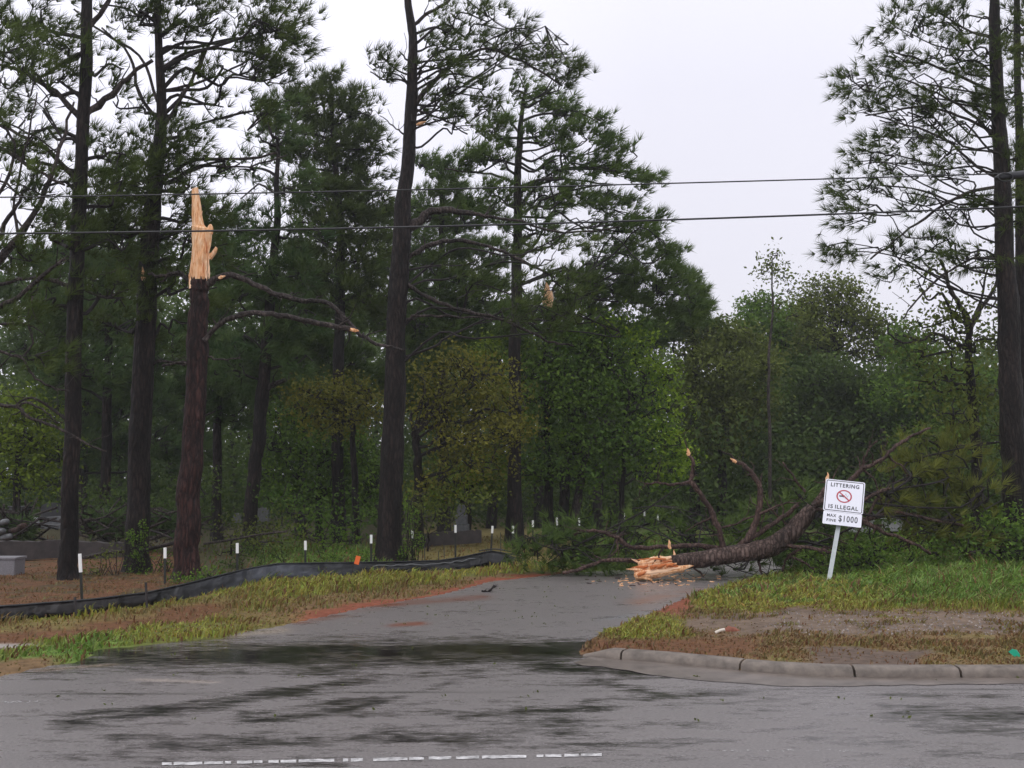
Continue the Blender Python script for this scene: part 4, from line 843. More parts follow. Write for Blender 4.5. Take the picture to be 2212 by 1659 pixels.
# C: broken reddish trunk
t, b = tree('broken_pine', 'reddish pine trunk snapped high up with a tall pale splintered spike', 'broken tree', 402, 1250)
Y = b[1]; sC = F / Y
P = trunk(t, b, [(402, 1250), (405, 1150), (412, 1000), (421, 850), (428, 740), (430, 660), (431, 606)], [60, 56, 50, 47, 50, 43, 40], Y, M_bark_red, rough=.06)
for pv, w0, w1, yo in [([(446, 614), (470, 600), (510, 597), (560, 618), (610, 641), (660, 650), (700, 652), (735, 676), (745, 705)], 16, 8, -.1), ([(735, 676), (770, 715), (810, 742), (845, 750), (875, 757)], 10, 5, -.2), ([(440, 735), (470, 704), (510, 684), (560, 675), (620, 685), (690, 701), (768, 713)], 12, 12, -.15), ([(418, 612), (385, 590), (350, 598), (320, 592)], 10, 6, .1),
                  ([(418, 600), (380, 592), (345, 610)], 6, 4, .2), ([(428, 790), (390, 782), (350, 790)], 9, 5, 0), ([(446, 770), (480, 778), (520, 772)], 5, 3, 0), ([(435, 900), (465, 888)], 5, 3, 0)]: limb(t, b, pv, w0, w1, Y + yo, Y + yo * 2.5)
g = Geo()
def loft(levels, d0=.55):
    rows_ = []; ns = 12
    for y_, a_, b_ in levels:
        c_ = pt((a_ + b_) / 2, y_, Y); rx = max((b_ - a_) / 2 / sC, .01); ry = min(rx * d0 + .02, .11); th = np.arange(ns) * 2 * math.pi / ns
        j_ = 1 + R.uniform(-.13, .13, ns); rows_.append(c_ + np.stack([rx * np.cos(th) * (1 + (j_ - 1) * .3), ry * np.sin(th) * j_ * 1.1, R.uniform(-.02, .02, ns)], -1))
    Vl = np.array(rows_); n_ = len(levels); i = np.arange(n_ - 1)[:, None] * ns; j = np.arange(ns)[None, :]; j2 = (j + 1) % ns
    g.add(Vl.reshape(-1, 3), np.stack([i + j, i + j2, i + ns + j2, i + ns + j], -1).reshape(-1, 4), 0)
    g.add(Vl[-1], [list(range(ns))], 0)
loft([(622, 424, 436), (612, 416, 446), (602, 411, 450), (590, 409, 448), (575, 410, 449), (560, 413, 451), (545, 414, 453), (530, 414, 456), (515, 414, 458), (502, 414, 459), (495, 414, 459), (491, 414, 447), (488, 414, 442), (480, 414, 440), (465, 414, 437), (448, 414, 435), (430, 414, 432), (418, 414, 430), (411, 414, 429), (407, 415, 428)])
loft([(505, 447, 460), (496, 446, 461), (489, 449, 460), (484, 452, 457)]); loft([(560, 448, 456), (550, 452, 464), (543, 458, 469), (537, 462, 470), (535, 465, 469)])
for k in range(34):
    x = R.uniform(410, 449); shard(g, pt(x, 618 + R.uniform(0, 8), Y - .12 + R.uniform(0, .2)), pt(x + R.uniform(-3, 3), 600 - R.uniform(0, 26), Y - .14 + R.uniform(0, .24)), R.uniform(.012, .032), sides=5, m=int(R.choice([0, 1])))
for k in range(30):
    x = R.uniform(416, 453); y = R.uniform(500, 590); shard(g, pt(x, y + 14, Y - .09), pt(x + R.uniform(-2, 2), y - 16, Y - .115), R.uniform(.006, .015), sides=5, m=int(R.choice([0, 1, 0, 2])))
shard(g, pt(432, 470, Y - .04), pt(438, 455, Y - .1), .012, m=1, sides=4)
g.build('splintered_spike', [M_wood, M_wood_pale, M_wood_dark], t, b, smooth=False)
g = Geo()
for k in range(16):
    x = R.uniform(410, 450); shard(g, pt(x, 626, Y - .17 + .3 * R.uniform()), pt(x + R.uniform(-3, 3), 604 - R.uniform(0, 12), Y - .17 + .3 * R.uniform()), R.uniform(.02, .04), sides=5)
g.build('torn_bark', M_bark_red, t, b)
g = Geo(); shard(g, pt(472, 600, Y - .22), pt(488, 596, Y - .24), .03, m=0); g.build('snapped_limb_end', [M_wood, M_wood_pale], t, b, smooth=False); g = Geo(); shard(g, pt(757, 712, Y - .42), pt(776, 715, Y - .42), .035, m=0); g.build('snapped_limb_end', [M_wood, M_wood_pale], t, b, smooth=False)
# D: tall middle pine
t, b = tree('pine_tree', 'tall leaning dark pine in the middle with a thick forked stub limb', 'pine tree', 842, 1214)
Y = b[1]; P = trunk(t, b, [(840, 1214), (846, 1050), (852, 900), (857, 740), (862, 600), (870, 500), (874, 420), (884, 300), (892, 200), (890, 100), (883, 0), (876, -120), (872, -400)], [58, 54, 50, 45, 45, 44, 34, 31, 27, 22, 18, 15, 8], Y, M_bark, rough=.05)
for pv, w0, w1 in [([(878, 495), (905, 478), (930, 458), (960, 454), (1010, 460), (1060, 468)], 26, 7), ([(1060, 468), (1130, 480), (1200, 500), (1290, 498), (1340, 490)], 7, 3), ([(878, 560), (930, 528), (985, 520), (1040, 527), (1100, 550), (1160, 580), (1200, 600)], 11, 5), ([(872, 610), (920, 640), (980, 665), (1040, 680), (1110, 700), (1180, 735), (1240, 748)], 10, 4),
                  ([(870, 700), (890, 685), (930, 682), (1000, 684), (1080, 690), (1160, 700)], 8, 3), ([(880, 275), (905, 262), (915, 262)], 14, 6), ([(892, 230), (925, 190), (960, 155), (985, 130)], 13, 9), ([(985, 130), (1050, 105), (1110, 125), (1160, 150), (1215, 185)], 8, 4), ([(895, 180), (905, 165), (912, 152)], 7, 4), ([(890, 190), (860, 170), (830, 172), (800, 155)], 5, 3),
                  ([(890, 60), (915, 35), (950, 15), (1000, -20)], 9, 6), ([(1010, 0), (1060, 40), (1110, 70)], 4, 2), ([(885, 235), (915, 242), (965, 262), (1010, 290)], 6, 3), ([(872, 290), (850, 272), (820, 250)], 4, 2), ([(873, 490), (930, 470), (920, 480)], 8, 3), ([(880, 130), (862, 110)], 5, 2), ([(884, 180), (866, 160)], 4, 2)]: limb(t, b, pv, w0, w1, Y)
crown_blobs(t, b, P, [(1000, 30, 90, 40, .6), (1090, 45, 80, 35, .6), (950, 90, 50, 40, .9), (1010, 115, 70, 35, .9), (1090, 105, 70, 35, .8), (1140, 75, 50, 30, .6), (1170, 135, 55, 28, 1), (1210, 160, 35, 28, 1), (960, 150, 50, 25, 1), (1000, 190, 70, 30, .8), (950, 230, 55, 28, 1.2), (1030, 215, 60, 30, .6), (840, 150, 28, 18, .5), (815, 135, 18, 14, .5),
                      (1000, 265, 60, 25, .6), (1060, 240, 40, 28, .5), (1180, 110, 40, 20, .5), (1235, 150, 14, 18, .6), (1150, 560, 80, 30, .5), (1200, 620, 90, 40, .6), (1080, 620, 80, 40, .6), (1160, 690, 110, 40, .8), (1270, 520, 60, 30, .5), (1000, 560, 60, 30, .4), (1260, 680, 60, 30, .7), (1020, -60, 140, 50, .5), (900, -180, 220, 110, .35)], Y, dens=.85, limb_r=.035, wind=1.3, need=dict(tn=(6, 12)))
g = Geo(); shard(g, pt(900, 270, Y - .1), pt(921, 262, Y - .1), .04, m=0); g.build('snapped_limb_end', [M_wood, M_wood_pale], t, b, smooth=False)
# E: tall right pine
t, b = tree('pine_tree', 'tall dark pine at the right edge behind the cables', 'pine tree', 2185, 1205, 22.5)
Y = b[1]; P = trunk(t, b, [(2192, 1205), (2190, 1000), (2184, 800), (2174, 600), (2166, 420), (2158, 250), (2150, 80), (2144, -100), (2138, -450)], [62, 56, 50, 44, 38, 32, 26, 20, 10], Y, M_bark)
for pv, w0, w1 in [([(2165, 390), (2110, 360), (2040, 300), (1960, 270), (1900, 260)], 7, 3), ([(2160, 310), (2090, 240), (2000, 190), (1900, 160)], 8, 3), ([(2155, 200), (2080, 170), (1990, 130), (1920, 110)], 8, 3), ([(2168, 400), (2080, 420), (2000, 470), (1930, 520), (1880, 560)], 8, 4), ([(2160, 290), (2070, 250), (2000, 230), (1930, 240), (1870, 250)], 7, 3), ([(2172, 560), (2100, 560), (2040, 590), (1980, 650), (1950, 690)], 7, 3),
                  ([(2150, 90), (2080, 60), (2010, 20)], 6, 3), ([(2166, 440), (2070, 440), (1990, 410), (1900, 400)], 6, 3)]: limb(t, b, pv, w0, w1, Y)
crown_blobs(t, b, P, [(1935, 30, 45, 30, .8), (2010, 40, 50, 40, 1), (2080, 40, 60, 40, .9), (1900, 90, 30, 30, .7), (1960, 110, 60, 35, .9), (2050, 120, 70, 40, 1.1), (2110, 120, 50, 50, 1), (1905, 150, 30, 30, .7), (1850, 160, 38, 26, .8), (1840, 200, 28, 22, .6), (1930, 190, 60, 30, .9), (2020, 200, 70, 35, .9), (2090, 200, 60, 40, 1), (1880, 240, 60, 20, .7), (1960, 250, 70, 25, .8), (2050, 270, 80, 30, .9), (2120, 270, 40, 40, .8),
                      (1920, 310, 50, 22, .5), (2000, 310, 70, 30, .7), (1850, 330, 20, 20, .4), (1890, 360, 50, 25, .7), (1970, 370, 60, 30, .7), (2060, 360, 60, 30, .6), (1830, 400, 30, 22, .8), (1900, 410, 50, 25, .8), (1820, 440, 22, 22, .6), (1850, 480, 40, 20, .5), (1990, 440, 60, 30, .5), (2080, 460, 60, 35, .8), (1800, 540, 28, 14, .5), (1840, 560, 40, 16, .4), (1930, 540, 60, 25, .5), (2030, 530, 70, 35, .8), (2110, 560, 50, 40, .8), (1900, 590, 60, 20, .4),
                      (2195, 60, 40, 60), (2200, 200, 40, 60), (2200, 330, 40, 50), (2190, 480, 40, 60, .8), (2060, -50, 160, 50, .8), (2100, -200, 220, 110, .35)], Y, dens=.85, limb_r=.03, wind=-.1, need=dict(tn=(6, 12)))
t, b = tree('pine_tree', 'second dark pine trunk tight behind the right edge pine', 'pine tree', 2212, 1200, 24)
Y = b[1]; P = trunk(t, b, [(2215, 1195), (2212, 900), (2207, 600), (2204, 400), (2200, 100), (2198, -400)], [44, 38, 26, 20, 16, 8], Y, M_bark)
crown_blobs(t, b, P, [(2230, 100, 80, 80), (2240, 300, 80, 80), (2190, 420, 50, 40, .6), (2240, 500, 70, 60, .8), (2260, -60, 120, 80, .6)], Y, leaf='pineolive', dens=.9)

# ---- mid-ground pines
def bgpine(label, Y, tv, wv, blobs, leaf='pine2', dens=.8, m=None, limbs=(), wind=1.0, need=None, lr=.05, zd=.8):
    t, b = tree('pine_tree', label, 'pine tree', tv[0][0], 0, Y); P = trunk(t, b, tv, wv, Y, m or M_bark, sides=9)
    for pv, w0, w1 in limbs: limb(t, b, pv, w0, w1, Y)
    crown_blobs(t, b, P, blobs, Y, leaf=leaf, dens=dens * Y / 26, limb_r=lr, zdepth=zd, wind=wind, need=need or dict(k=15, L=.35, w=.026), name='crown'); return t
bgpine('wind swept pine behind the middle pine, its crown standing out against the right sky', 31, [(1112, 1120), (1113, 850), (1115, 640), (1117, 500), (1119, 380), (1121, 300), (1128, 230), (1140, 180)], [34, 30, 26, 22, 18, 15, 9, 5],
       [(1130, 195, 50, 26, .8), (1170, 215, 50, 26, .8), (1230, 235, 50, 28, .7), (1270, 260, 30, 26, .8), (1080, 290, 60, 35, .9), (1170, 290, 50, 30, .8), (1240, 300, 50, 26, .7), (1300, 310, 45, 26, .9), (1350, 340, 45, 20, .8), (1020, 350, 45, 30, .8), (1080, 340, 60, 26, .7), (1200, 350, 60, 28, .9), (1290, 360, 60, 24, .8), (1380, 375, 35, 16, .8), (1405, 395, 20, 14, .6),
        (1060, 430, 60, 35, 1), (1170, 430, 70, 35, 1), (1260, 420, 60, 30, 1), (1330, 430, 60, 26, .9), (1390, 470, 40, 22, .8), (1440, 540, 35, 26, .7), (1130, 500, 80, 40, .8), (1340, 500, 80, 30, .9), (1400, 530, 60, 30, .8)],
       'pine2', .72, limbs=[([(1119, 400), (1060, 375), (1000, 370), (960, 365)], 6, 3), ([(1119, 420), (1180, 385), (1250, 390), (1330, 400)], 6, 3), ([(1120, 330), (1170, 320), (1210, 300), (1240, 250)], 5, 2), ([(1122, 290), (1090, 240), (1060, 200)], 5, 2), ([(1128, 230), (1150, 215), (1180, 230)], 4, 2)], wind=1.0)
bgpine('pine snapped to an orange spike among the branches right of the middle pine', 33, [(1185, 1120), (1184, 900), (1184, 760), (1184, 680), (1184, 650)], [24, 22, 20, 16, 14],
       [(1140, 700, 90, 50, .8), (1260, 690, 90, 50, .8), (1320, 620, 80, 50, .9), (1240, 620, 80, 40, .8), (1380, 620, 60, 40, .8), (1420, 660, 50, 40, .8), (1330, 560, 90, 30, .7), (1450, 600, 40, 36, .9), (1490, 660, 40, 40, 1)], 'pine2', .95)
t = [o for o in bpy.data.objects if o.name.startswith('pine_tree')][-1]
g = Geo(); YY = 33; shard(g, pt(1184, 664, YY - .9), pt(1181, 610, YY - .9), .15, m=0); shard(g, pt(1188, 664, YY - .9), pt(1191, 628, YY - .9), .10, m=2); bb = np.array(t.location); g.build('splintered_spike', [M_wood, M_wood_pale], t, bb, smooth=False)
bgpine('pine with a bushy pointed top left of the middle trunk', 33, [(730, 1130), (730, 900), (733, 700), (735, 500), (725, 350), (715, 200), (712, 165)], [32, 28, 24, 20, 14, 8, 4],
       [(712, 175, 26, 18, .9), (680, 210, 50, 24, 1), (745, 210, 45, 24, 1), (640, 215, 40, 18, 1), (700, 250, 60, 30, 1.1), (780, 240, 40, 30, .9), (620, 270, 60, 26, 1), (720, 310, 90, 40, 1.1), (810, 300, 40, 40, .8), (640, 340, 60, 36, .9), (760, 380, 80, 40, 1), (680, 420, 90, 40, 1.1), (800, 440, 60, 40, .9), (740, 480, 90, 40, 1.1), (680, 520, 70, 40, 1), (800, 540, 60, 40, .9), (730, 590, 90, 40, 1), (640, 600, 60, 40, .9), (780, 640, 80, 40, .9)], 'pine', .95, wind=.5)
bgpine('pine leaning right of the broken trunk with a short side stub', 27, [(540, 1150), (545, 1080), (553, 1000), (560, 930), (567, 850), (580, 700), (592, 560), (598, 430), (600, 300)], [34, 32, 31, 31, 32, 24, 20, 14, 8],
       [(590, 300, 60, 36, .8), (540, 360, 50, 30, .5), (620, 400, 70, 40, .8), (560, 480, 60, 40, .6), (640, 500, 70, 40, .7), (500, 560, 60, 40, .9), (600, 590, 80, 40, .9), (530, 660, 80, 40, 1), (640, 680, 70, 40, .8), (560, 740, 90, 40, 1.1), (640, 780, 60, 30, .8), (500, 800, 60, 40, .7), (590, 230, 60, 26, .7)], 'pine3', .85, wind=.3,
       limbs=[([(570, 845), (590, 832), (625, 815)], 14, 9), ([(598, 500), (650, 480), (700, 500)], 5, 3), ([(598, 420), (560, 400), (520, 430)], 5, 3)])
bgpine('pine filling the gap between the middle pine and the wind swept pine', 38, [(960, 1110), (958, 800), (955, 500), (952, 350)], [26, 22, 14, 5],
       [(940, 360, 45, 30, .9), (970, 400, 50, 40, .9), (930, 450, 60, 40, 1), (1000, 480, 70, 40, 1), (940, 540, 70, 40, 1), (1040, 560, 70, 40, 1), (960, 620, 90, 40, 1), (1060, 640, 80, 40, .9), (930, 700, 70, 40, 1), (980, 780, 90, 40, .9), (1070, 760, 60, 40, .7)], 'pine2', .95)
bgpine('pine behind the left pair with dark layered crown', 30, [(228, 1110), (230, 900), (236, 700), (240, 500), (246, 380)], [26, 22, 18, 12, 6],
       [(240, 400, 70, 40, .8), (180, 480, 80, 40, .9), (280, 520, 80, 40, .9), (110, 560, 80, 40, .8), (210, 600, 100, 50, 1), (100, 660, 70, 40, .8), (260, 700, 100, 50, 1), (140, 740, 80, 50, 1), (220, 800, 100, 50, 1), (360, 760, 80, 50, 1), (110, 820, 60, 40, .7)], 'pine3', .9)
bgpine('dim pine right behind the broken red trunk', 32, [(470, 1110), (470, 900), (472, 700), (474, 480)], [24, 20, 16, 6],
       [(480, 480, 60, 40, .9), (470, 560, 70, 50, 1), (520, 620, 70, 40, 1), (460, 700, 80, 50, 1), (500, 780, 90, 50, 1), (440, 850, 80, 50, 1), (520, 880, 70, 50, .9)], 'pine3', .95)
bgpine('slim pine crown above the far wood right of the wind swept pine', 44, [(1500, 1100), (1500, 800), (1498, 600)], [22, 16, 5],
       [(1497, 640, 26, 30, 1), (1470, 600, 30, 30, .9), (1500, 690, 40, 40, 1.1), (1450, 700, 50, 40, 1), (1530, 720, 40, 30, 1), (1400, 730, 60, 40, 1)], 'pine2', 1.0)

# ---- hardwoods and understorey trees
def hardwood(label, Y, tv, wv, blobs, leaf, dens=.8, ls=.15, nl=26, m=None, limbs=(), lr=.05, name='broadleaf_tree', cat='tree', zd=.9, wood=True):
    t, b = tree(name, label, cat, tv[0][0], 0, Y); P = trunk(t, b, tv, wv, Y, m or M_bark, sides=8)
    for pv, w0, w1 in limbs: limb(t, b, pv, w0, w1, Y)
    crown_blobs(t, b, P, blobs, Y, kind='leaf', leaf=leaf, dens=dens, limb_r=lr, leafsize=ls * 1.08, nl=nl, zdepth=zd, name='crown', wood=wood); return t
hardwood('small autumn toned tree right of the middle pine with broom like bare twigs', 29, [(905, 1170), (905, 1050), (900, 960), (895, 930)], [26, 22, 18, 14],
         [(960, 800, 90, 50, .8), (1040, 810, 80, 50, .9), (920, 860, 60, 50, .8), (1000, 880, 90, 50, .9), (1080, 870, 60, 50, .9), (960, 950, 80, 50, .8), (1050, 940, 90, 40, 1), (1110, 925, 40, 30, 1.1), (1000, 1010, 90, 40, .7), (930, 1030, 50, 50, .6)], 'orange', .75, .11, 26,
         limbs=[([(895, 940), (930, 905), (965, 870), (990, 830)], 9, 2), ([(895, 940), (925, 890), (945, 850), (955, 800)], 8, 2), ([(895, 940), (905, 880), (925, 830)], 7, 2), ([(900, 950), (950, 915), (1000, 900)], 6, 2), ([(1060, 1000), (1075, 970), (1110, 955)], 4, 2), ([(895, 945), (935, 880), (975, 820)], 5, 2), ([(895, 945), (915, 860), (935, 810)], 4, 1.5)])
hardwood('small orange and green tree left of the middle pine', 31, [(770, 1150), (765, 1000), (760, 900)], [18, 15, 10],
         [(690, 840, 70, 36, .9), (760, 850, 70, 40, .9), (660, 880, 50, 30, .8), (730, 900, 90, 40, .8), (800, 890, 40, 50, .8)], 'orange', .8, .11)
hardwood('green leafy tree under the orange one left of the middle pine', 34, [(690, 1140), (690, 1000), (690, 900)], [16, 14, 10],
         [(640, 960, 80, 60, 1), (740, 980, 80, 60, 1), (600, 1030, 60, 50, 1), (690, 1060, 90, 50, 1), (790, 1040, 60, 60, 1), (620, 900, 60, 40, .8)], 'green', .85, .13)
hardwood('green leafy understorey tree between the middle pine and the big round tree', 34, [(1010, 1120), (1010, 1050), (1015, 1000)], [18, 15, 12],
         [(1000, 1040, 80, 40, 1), (1080, 1030, 60, 50, 1), (940, 1060, 50, 40, .9), (1090, 980, 50, 40, 1), (1120, 850, 60, 60, .9), (1100, 760, 80, 50, .9)], 'lime', .8, .13)
hardwood('lime green tree at the left edge behind the leftmost pine', 30, [(35, 1140), (36, 1060), (40, 980)], [20, 18, 14],
         [(20, 880, 90, 40, 1), (90, 880, 60, 36, .9), (-10, 940, 70, 50, 1), (60, 950, 80, 50, 1), (110, 990, 50, 60, .9), (20, 1020, 70, 40, 1), (80, 1040, 60, 30, .8)], 'lime', .85, .12)
hardwood('big round deep green tree in the centre with twin dark trunks', 32.8, [(1216, 1150), (1218, 1080), (1225, 1000), (1240, 900)], [26, 24, 20, 14],
         [(1220, 780, 90, 60, 1), (1300, 760, 80, 50, 1), (1180, 860, 80, 60, 1), (1280, 850, 100, 60, 1.1), (1370, 850, 70, 60, 1), (1200, 940, 90, 50, 1), (1290, 950, 100, 50, 1), (1160, 1010, 60, 40, .9), (1250, 1020, 90, 40, 1), (1350, 960, 70, 60, .9), (1240, 720, 60, 40, 1), (1340, 700, 60, 40, 1), (1150, 780, 60, 40, 1)], 'green', .95, .13, limbs=[([(1238, 1150), (1248, 1080), (1262, 1010), (1275, 950)], 22, 12)])
hardwood('bright yellow green tree edging the big round tree, leaves blown down to the right', 32.5, [(1340, 1150), (1345, 1050), (1350, 900)], [14, 12, 8],
         [(1330, 710, 50, 26, .9), (1370, 740, 45, 26, 1), (1400, 780, 45, 24, 1.1), (1430, 820, 35, 28, 1), (1440, 880, 34, 36, 1), (1420, 940, 40, 30, 1), (1450, 960, 34, 30, .9), (1430, 1020, 45, 30, 1), (1455, 1000, 26, 40, .8)], 'bright', .8, .13)
hardwood('olive brown leafed tree right of the yellow green tree', 44, [(1560, 1120), (1560, 900), (1560, 800)], [22, 18, 12],
         [(1520, 740, 50, 40, 1.1), (1580, 730, 60, 36, 1.1), (1550, 800, 90, 50, 1.2), (1630, 790, 60, 50, 1.1), (1500, 860, 70, 50, 1.2), (1590, 880, 80, 50, 1.2), (1540, 950, 90, 50, 1.2)], 'olive', .9, .17)
hardwood('dark green far tree with a rounded top left of the bare topped snag', 50, [(1650, 1100), (1650, 900), (1650, 800)], [20, 16, 12],
         [(1640, 660, 40, 26, 1.2), (1620, 710, 50, 40, 1.2), (1680, 720, 50, 40, 1.2), (1640, 780, 70, 40, 1.2), (1720, 790, 60, 40, 1.2), (1650, 860, 90, 50, 1.3), (1640, 950, 100, 50, 1.3), (1720, 930, 80, 60, 1.3)], 'green', .95, .18)
hardwood('far tree with a loose top left of the right pine', 48, [(1800, 1100), (1800, 900), (1800, 760)], [20, 16, 12],
         [(1790, 620, 40, 26, .7), (1830, 630, 40, 30, .7), (1760, 660, 50, 30, .8), (1850, 670, 60, 36, .8), (1800, 700, 70, 36, .9), (1900, 700, 50, 30, .8), (1760, 740, 70, 30, .8), (1860, 750, 90, 30, .9), (1940, 760, 40, 40, .8)], 'olive', .85, .17)
hardwood('bluish green dense far tree above the leaning sign', 46, [(1860, 1110), (1860, 900), (1860, 850)], [20, 16, 12],
         [(1780, 820, 80, 50, 1.3), (1880, 830, 90, 40, 1.3), (1960, 840, 40, 40, 1), (1760, 900, 90, 50, 1.3), (1860, 910, 100, 50, 1.3), (1950, 920, 70, 50, 1.2), (1800, 990, 110, 50, 1.3), (1900, 1000, 100, 40, 1.2)], 'pine3' if False else 'dark', 1.0, .17)
hardwood('rounded green far tree between the snag and the loose topped tree', 54, [(1730, 1100), (1730, 900), (1730, 760)], [18, 15, 10],
         [(1725, 690, 50, 40, 1.2), (1740, 760, 70, 50, 1.3), (1700, 830, 80, 50, 1.3), (1790, 860, 80, 50, 1.3), (1740, 930, 90, 50, 1.3)], 'green', 1.0, .19)
hardwood('olive far tree partly hidden by the forked trunk at the right', 42, [(1985, 1100), (1985, 900), (1985, 800)], [16, 13, 9],
         [(1960, 730, 50, 30, .9), (2000, 790, 60, 50, 1.1), (1950, 850, 60, 50, 1.2), (2040, 870, 70, 50, 1.2), (2000, 940, 80, 50, 1.2), (2090, 950, 60, 50, 1.1), (2120, 850, 50, 60, .9)], 'green', 1.0, .16)
hardwood('bare tall sapling with a small leafy top against the sky', 40, [(1662, 1100), (1664, 950), (1660, 850), (1662, 760), (1668, 680), (1668, 620), (1668, 560)], [9, 8, 7, 6, 5, 4, 3],
         [(1668, 570, 18, 14, .9), (1655, 585, 16, 12, .8), (1685, 580, 18, 14, .9), (1690, 600, 14, 12, .8), (1672, 552, 14, 10, .7), (1715, 630, 26, 12, .6), (1740, 640, 20, 14, .5), (1700, 660, 26, 16, .5), (1725, 690, 26, 20, .5)], 'olive', .55, .14, 14, m=M_limb, lr=.015, name='sapling')
hardwood('forked broadleaf tree with a crooked dark trunk left of the right pine', 25, [(2115, 1200), (2112, 1050), (2108, 950), (2100, 850), (2094, 770), (2096, 700)], [26, 24, 24, 22, 18, 14],
         [(2020, 600, 60, 40, .5), (2060, 660, 50, 40, .6), (2150, 560, 40, 40, .6), (2150, 640, 30, 40, .6), (2050, 740, 70, 50, .8), (2010, 690, 50, 30, .5), (2140, 740, 30, 60, .8), (2060, 820, 60, 50, .8), (2150, 850, 40, 60, .8), (2000, 820, 40, 50, .6), (2060, 900, 70, 50, .9), (2150, 950, 50, 60, .9), (2020, 960, 60, 40, .9), (1990, 760, 40, 30, .5)], 'olive', .65, .11, 22,
         limbs=[([(2096, 720), (2080, 670), (2055, 630), (2045, 600), (2030, 560)], 14, 6), ([(2096, 710), (2115, 670), (2145, 630), (2160, 590)], 12, 6), ([(2096, 760), (2060, 740), (2020, 720), (1990, 735), (1950, 725)], 9, 4), ([(1985, 735), (1950, 740), (1920, 720), (1918, 700)], 5, 3), ([(2045, 600), (2010, 580), (1990, 560)], 6, 3)])
hardwood('dark bush tangled behind the fallen crown at the right', 27, [(2010, 1170), (2010, 1100)], [10, 8],
         [(1980, 1040, 80, 60, 1), (2080, 1040, 80, 60, 1), (2010, 1120, 100, 40, 1.1), (2140, 1110, 70, 50, 1.1), (1880, 1120, 70, 40, .9), (2190, 1050, 50, 70, 1)], 'dark', .8, .12, name='bush', cat='bush')
hardwood('dark leafy undergrowth bush below the right pine', 21.5, [(2160, 1210), (2160, 1180)], [8, 6],
         [(2150, 1150, 60, 40, 1), (2210, 1130, 50, 60, 1), (2090, 1180, 50, 24, 1), (2200, 1190, 50, 24, 1)], 'green', 1.0, .09, name='bush', cat='bush', lr=.015)
bgpine('pine filling the shade between the leaning pine and the bushy pointed pine', 36, [(650, 1110), (652, 900), (655, 700), (655, 560)], [24, 20, 14, 6],
       [(650, 560, 60, 40, .9), (600, 640, 70, 50, 1), (700, 660, 80, 50, 1), (640, 740, 90, 50, 1.1), (730, 780, 80, 50, 1), (570, 820, 80, 50, 1), (660, 860, 90, 50, 1)], 'pine2', 1.0)
bgpine('pine closing the shade behind the tall middle pine', 40, [(860, 1105), (862, 900), (862, 700), (865, 480)], [24, 20, 14, 6],
       [(850, 480, 60, 50, .9), (880, 580, 90, 50, 1), (830, 680, 80, 50, 1), (920, 740, 90, 50, 1), (860, 820, 90, 50, 1.1), (1020, 720, 70, 50, 1), (950, 860, 90, 40, 1)], 'pine2', 1.0)
bgpine('pine closing the view between the two left pines', 38, [(180, 1105), (180, 900), (182, 700), (185, 480)], [22, 18, 12, 5],
       [(150, 560, 80, 50, .9), (60, 640, 80, 50, .9), (190, 680, 90, 50, 1), (80, 760, 90, 50, 1), (200, 860, 100, 50, 1), (330, 860, 80, 50, 1), (390, 960, 80, 60, 1), (210, 960, 100, 60, 1)], 'pine3', 1.0)
hardwood('low green shrub with yellow sprigs behind the fallen limbs', 45, [(1290, 1175), (1290, 1160)], [6, 5],
         [(1260, 1130, 50, 20, .9), (1310, 1112, 44, 16, 1), (1350, 1130, 40, 20, .9), (1400, 1110, 40, 16, .9), (1230, 1120, 50, 16, .9)], 'bright', .5, .16, name='bush', cat='bush', lr=.012)
hardwood('green shrub behind the upright snapped limb', 47, [(1480, 1160), (1480, 1140)], [6, 5],
         [(1440, 1110, 50, 26, .9), (1510, 1120, 60, 26, 1), (1590, 1100, 70, 36, 1), (1660, 1070, 60, 40, 1), (1560, 1150, 80, 20, 1), (1720, 1090, 60, 40, 1), (1470, 1060, 50, 30, .8)], 'green', .7, .17, name='bush', cat='bush', lr=.015)
hardwood('green weedy bush at the sign behind the lush grass', 21.6, [(1880, 1210), (1880, 1195)], [5, 4],
         [(1860, 1185, 60, 16, 1), (1930, 1180, 60, 20, 1), (1790, 1215, 40, 14, .9), (1990, 1200, 60, 14, 1), (1740, 1232, 36, 12, 1), (1870, 1212, 70, 14, 1)], 'ivy', 1.0, .075, zd=.45, name='bush', cat='bush', lr=.010)
def clump(label, Y, blobs, leaf, ls, name, cat, dens=1.2):
    c0 = blobs[0]; b = pt(c0[0], c0[1] + c0[3], Y); b[2] = float(height(b[0:1], b[1:2])[0]); g = Geo(); s = F / Y
    for vx_, vy_, rx, ry in blobs:
        n_ = int(dens * 420 * (rx / s) * (ry / s) / (ls / .1) ** 2) + 60; u = unit(R.normal(0, 1, (n_, 3))) * R.uniform(0.2, 1, (n_, 1)) ** .5; c_ = pt(vx_, vy_, Y)
        leaves(g, c_ + u * [rx / s, min(rx / s, .5), ry / s], ls, 0)
        for k in range(5): q = c_ + R.normal(0, .5, 3) * [rx / s, .2, ry / s]; g.tube(wig([c_[0] + R.normal(0, .05), c_[1], b[2]], q, 4, .2), .008, 3, 1, False)
    return tag(g.build(name, [LM[leaf], M_twig], base=b, smooth=False, tint=True), label, cat)
clump('ivy climbing the foot of the thick dark left pine', 20.6, [(292, 1215, 24, 30), (300, 1180, 18, 30), (308, 1145, 12, 26), (282, 1160, 10, 20), (300, 1240, 34, 16)], 'ivy', .06, 'ivy', 'ivy', 1.1)
clump('ivy and vines right of the foot of the tall middle pine', 23.6, [(885, 1195, 26, 22), (880, 1150, 14, 36), (895, 1120, 14, 30), (878, 1090, 8, 26), (868, 1200, 14, 18), (905, 1170, 18, 26)], 'ivy', .06, 'ivy', 'ivy', .9)
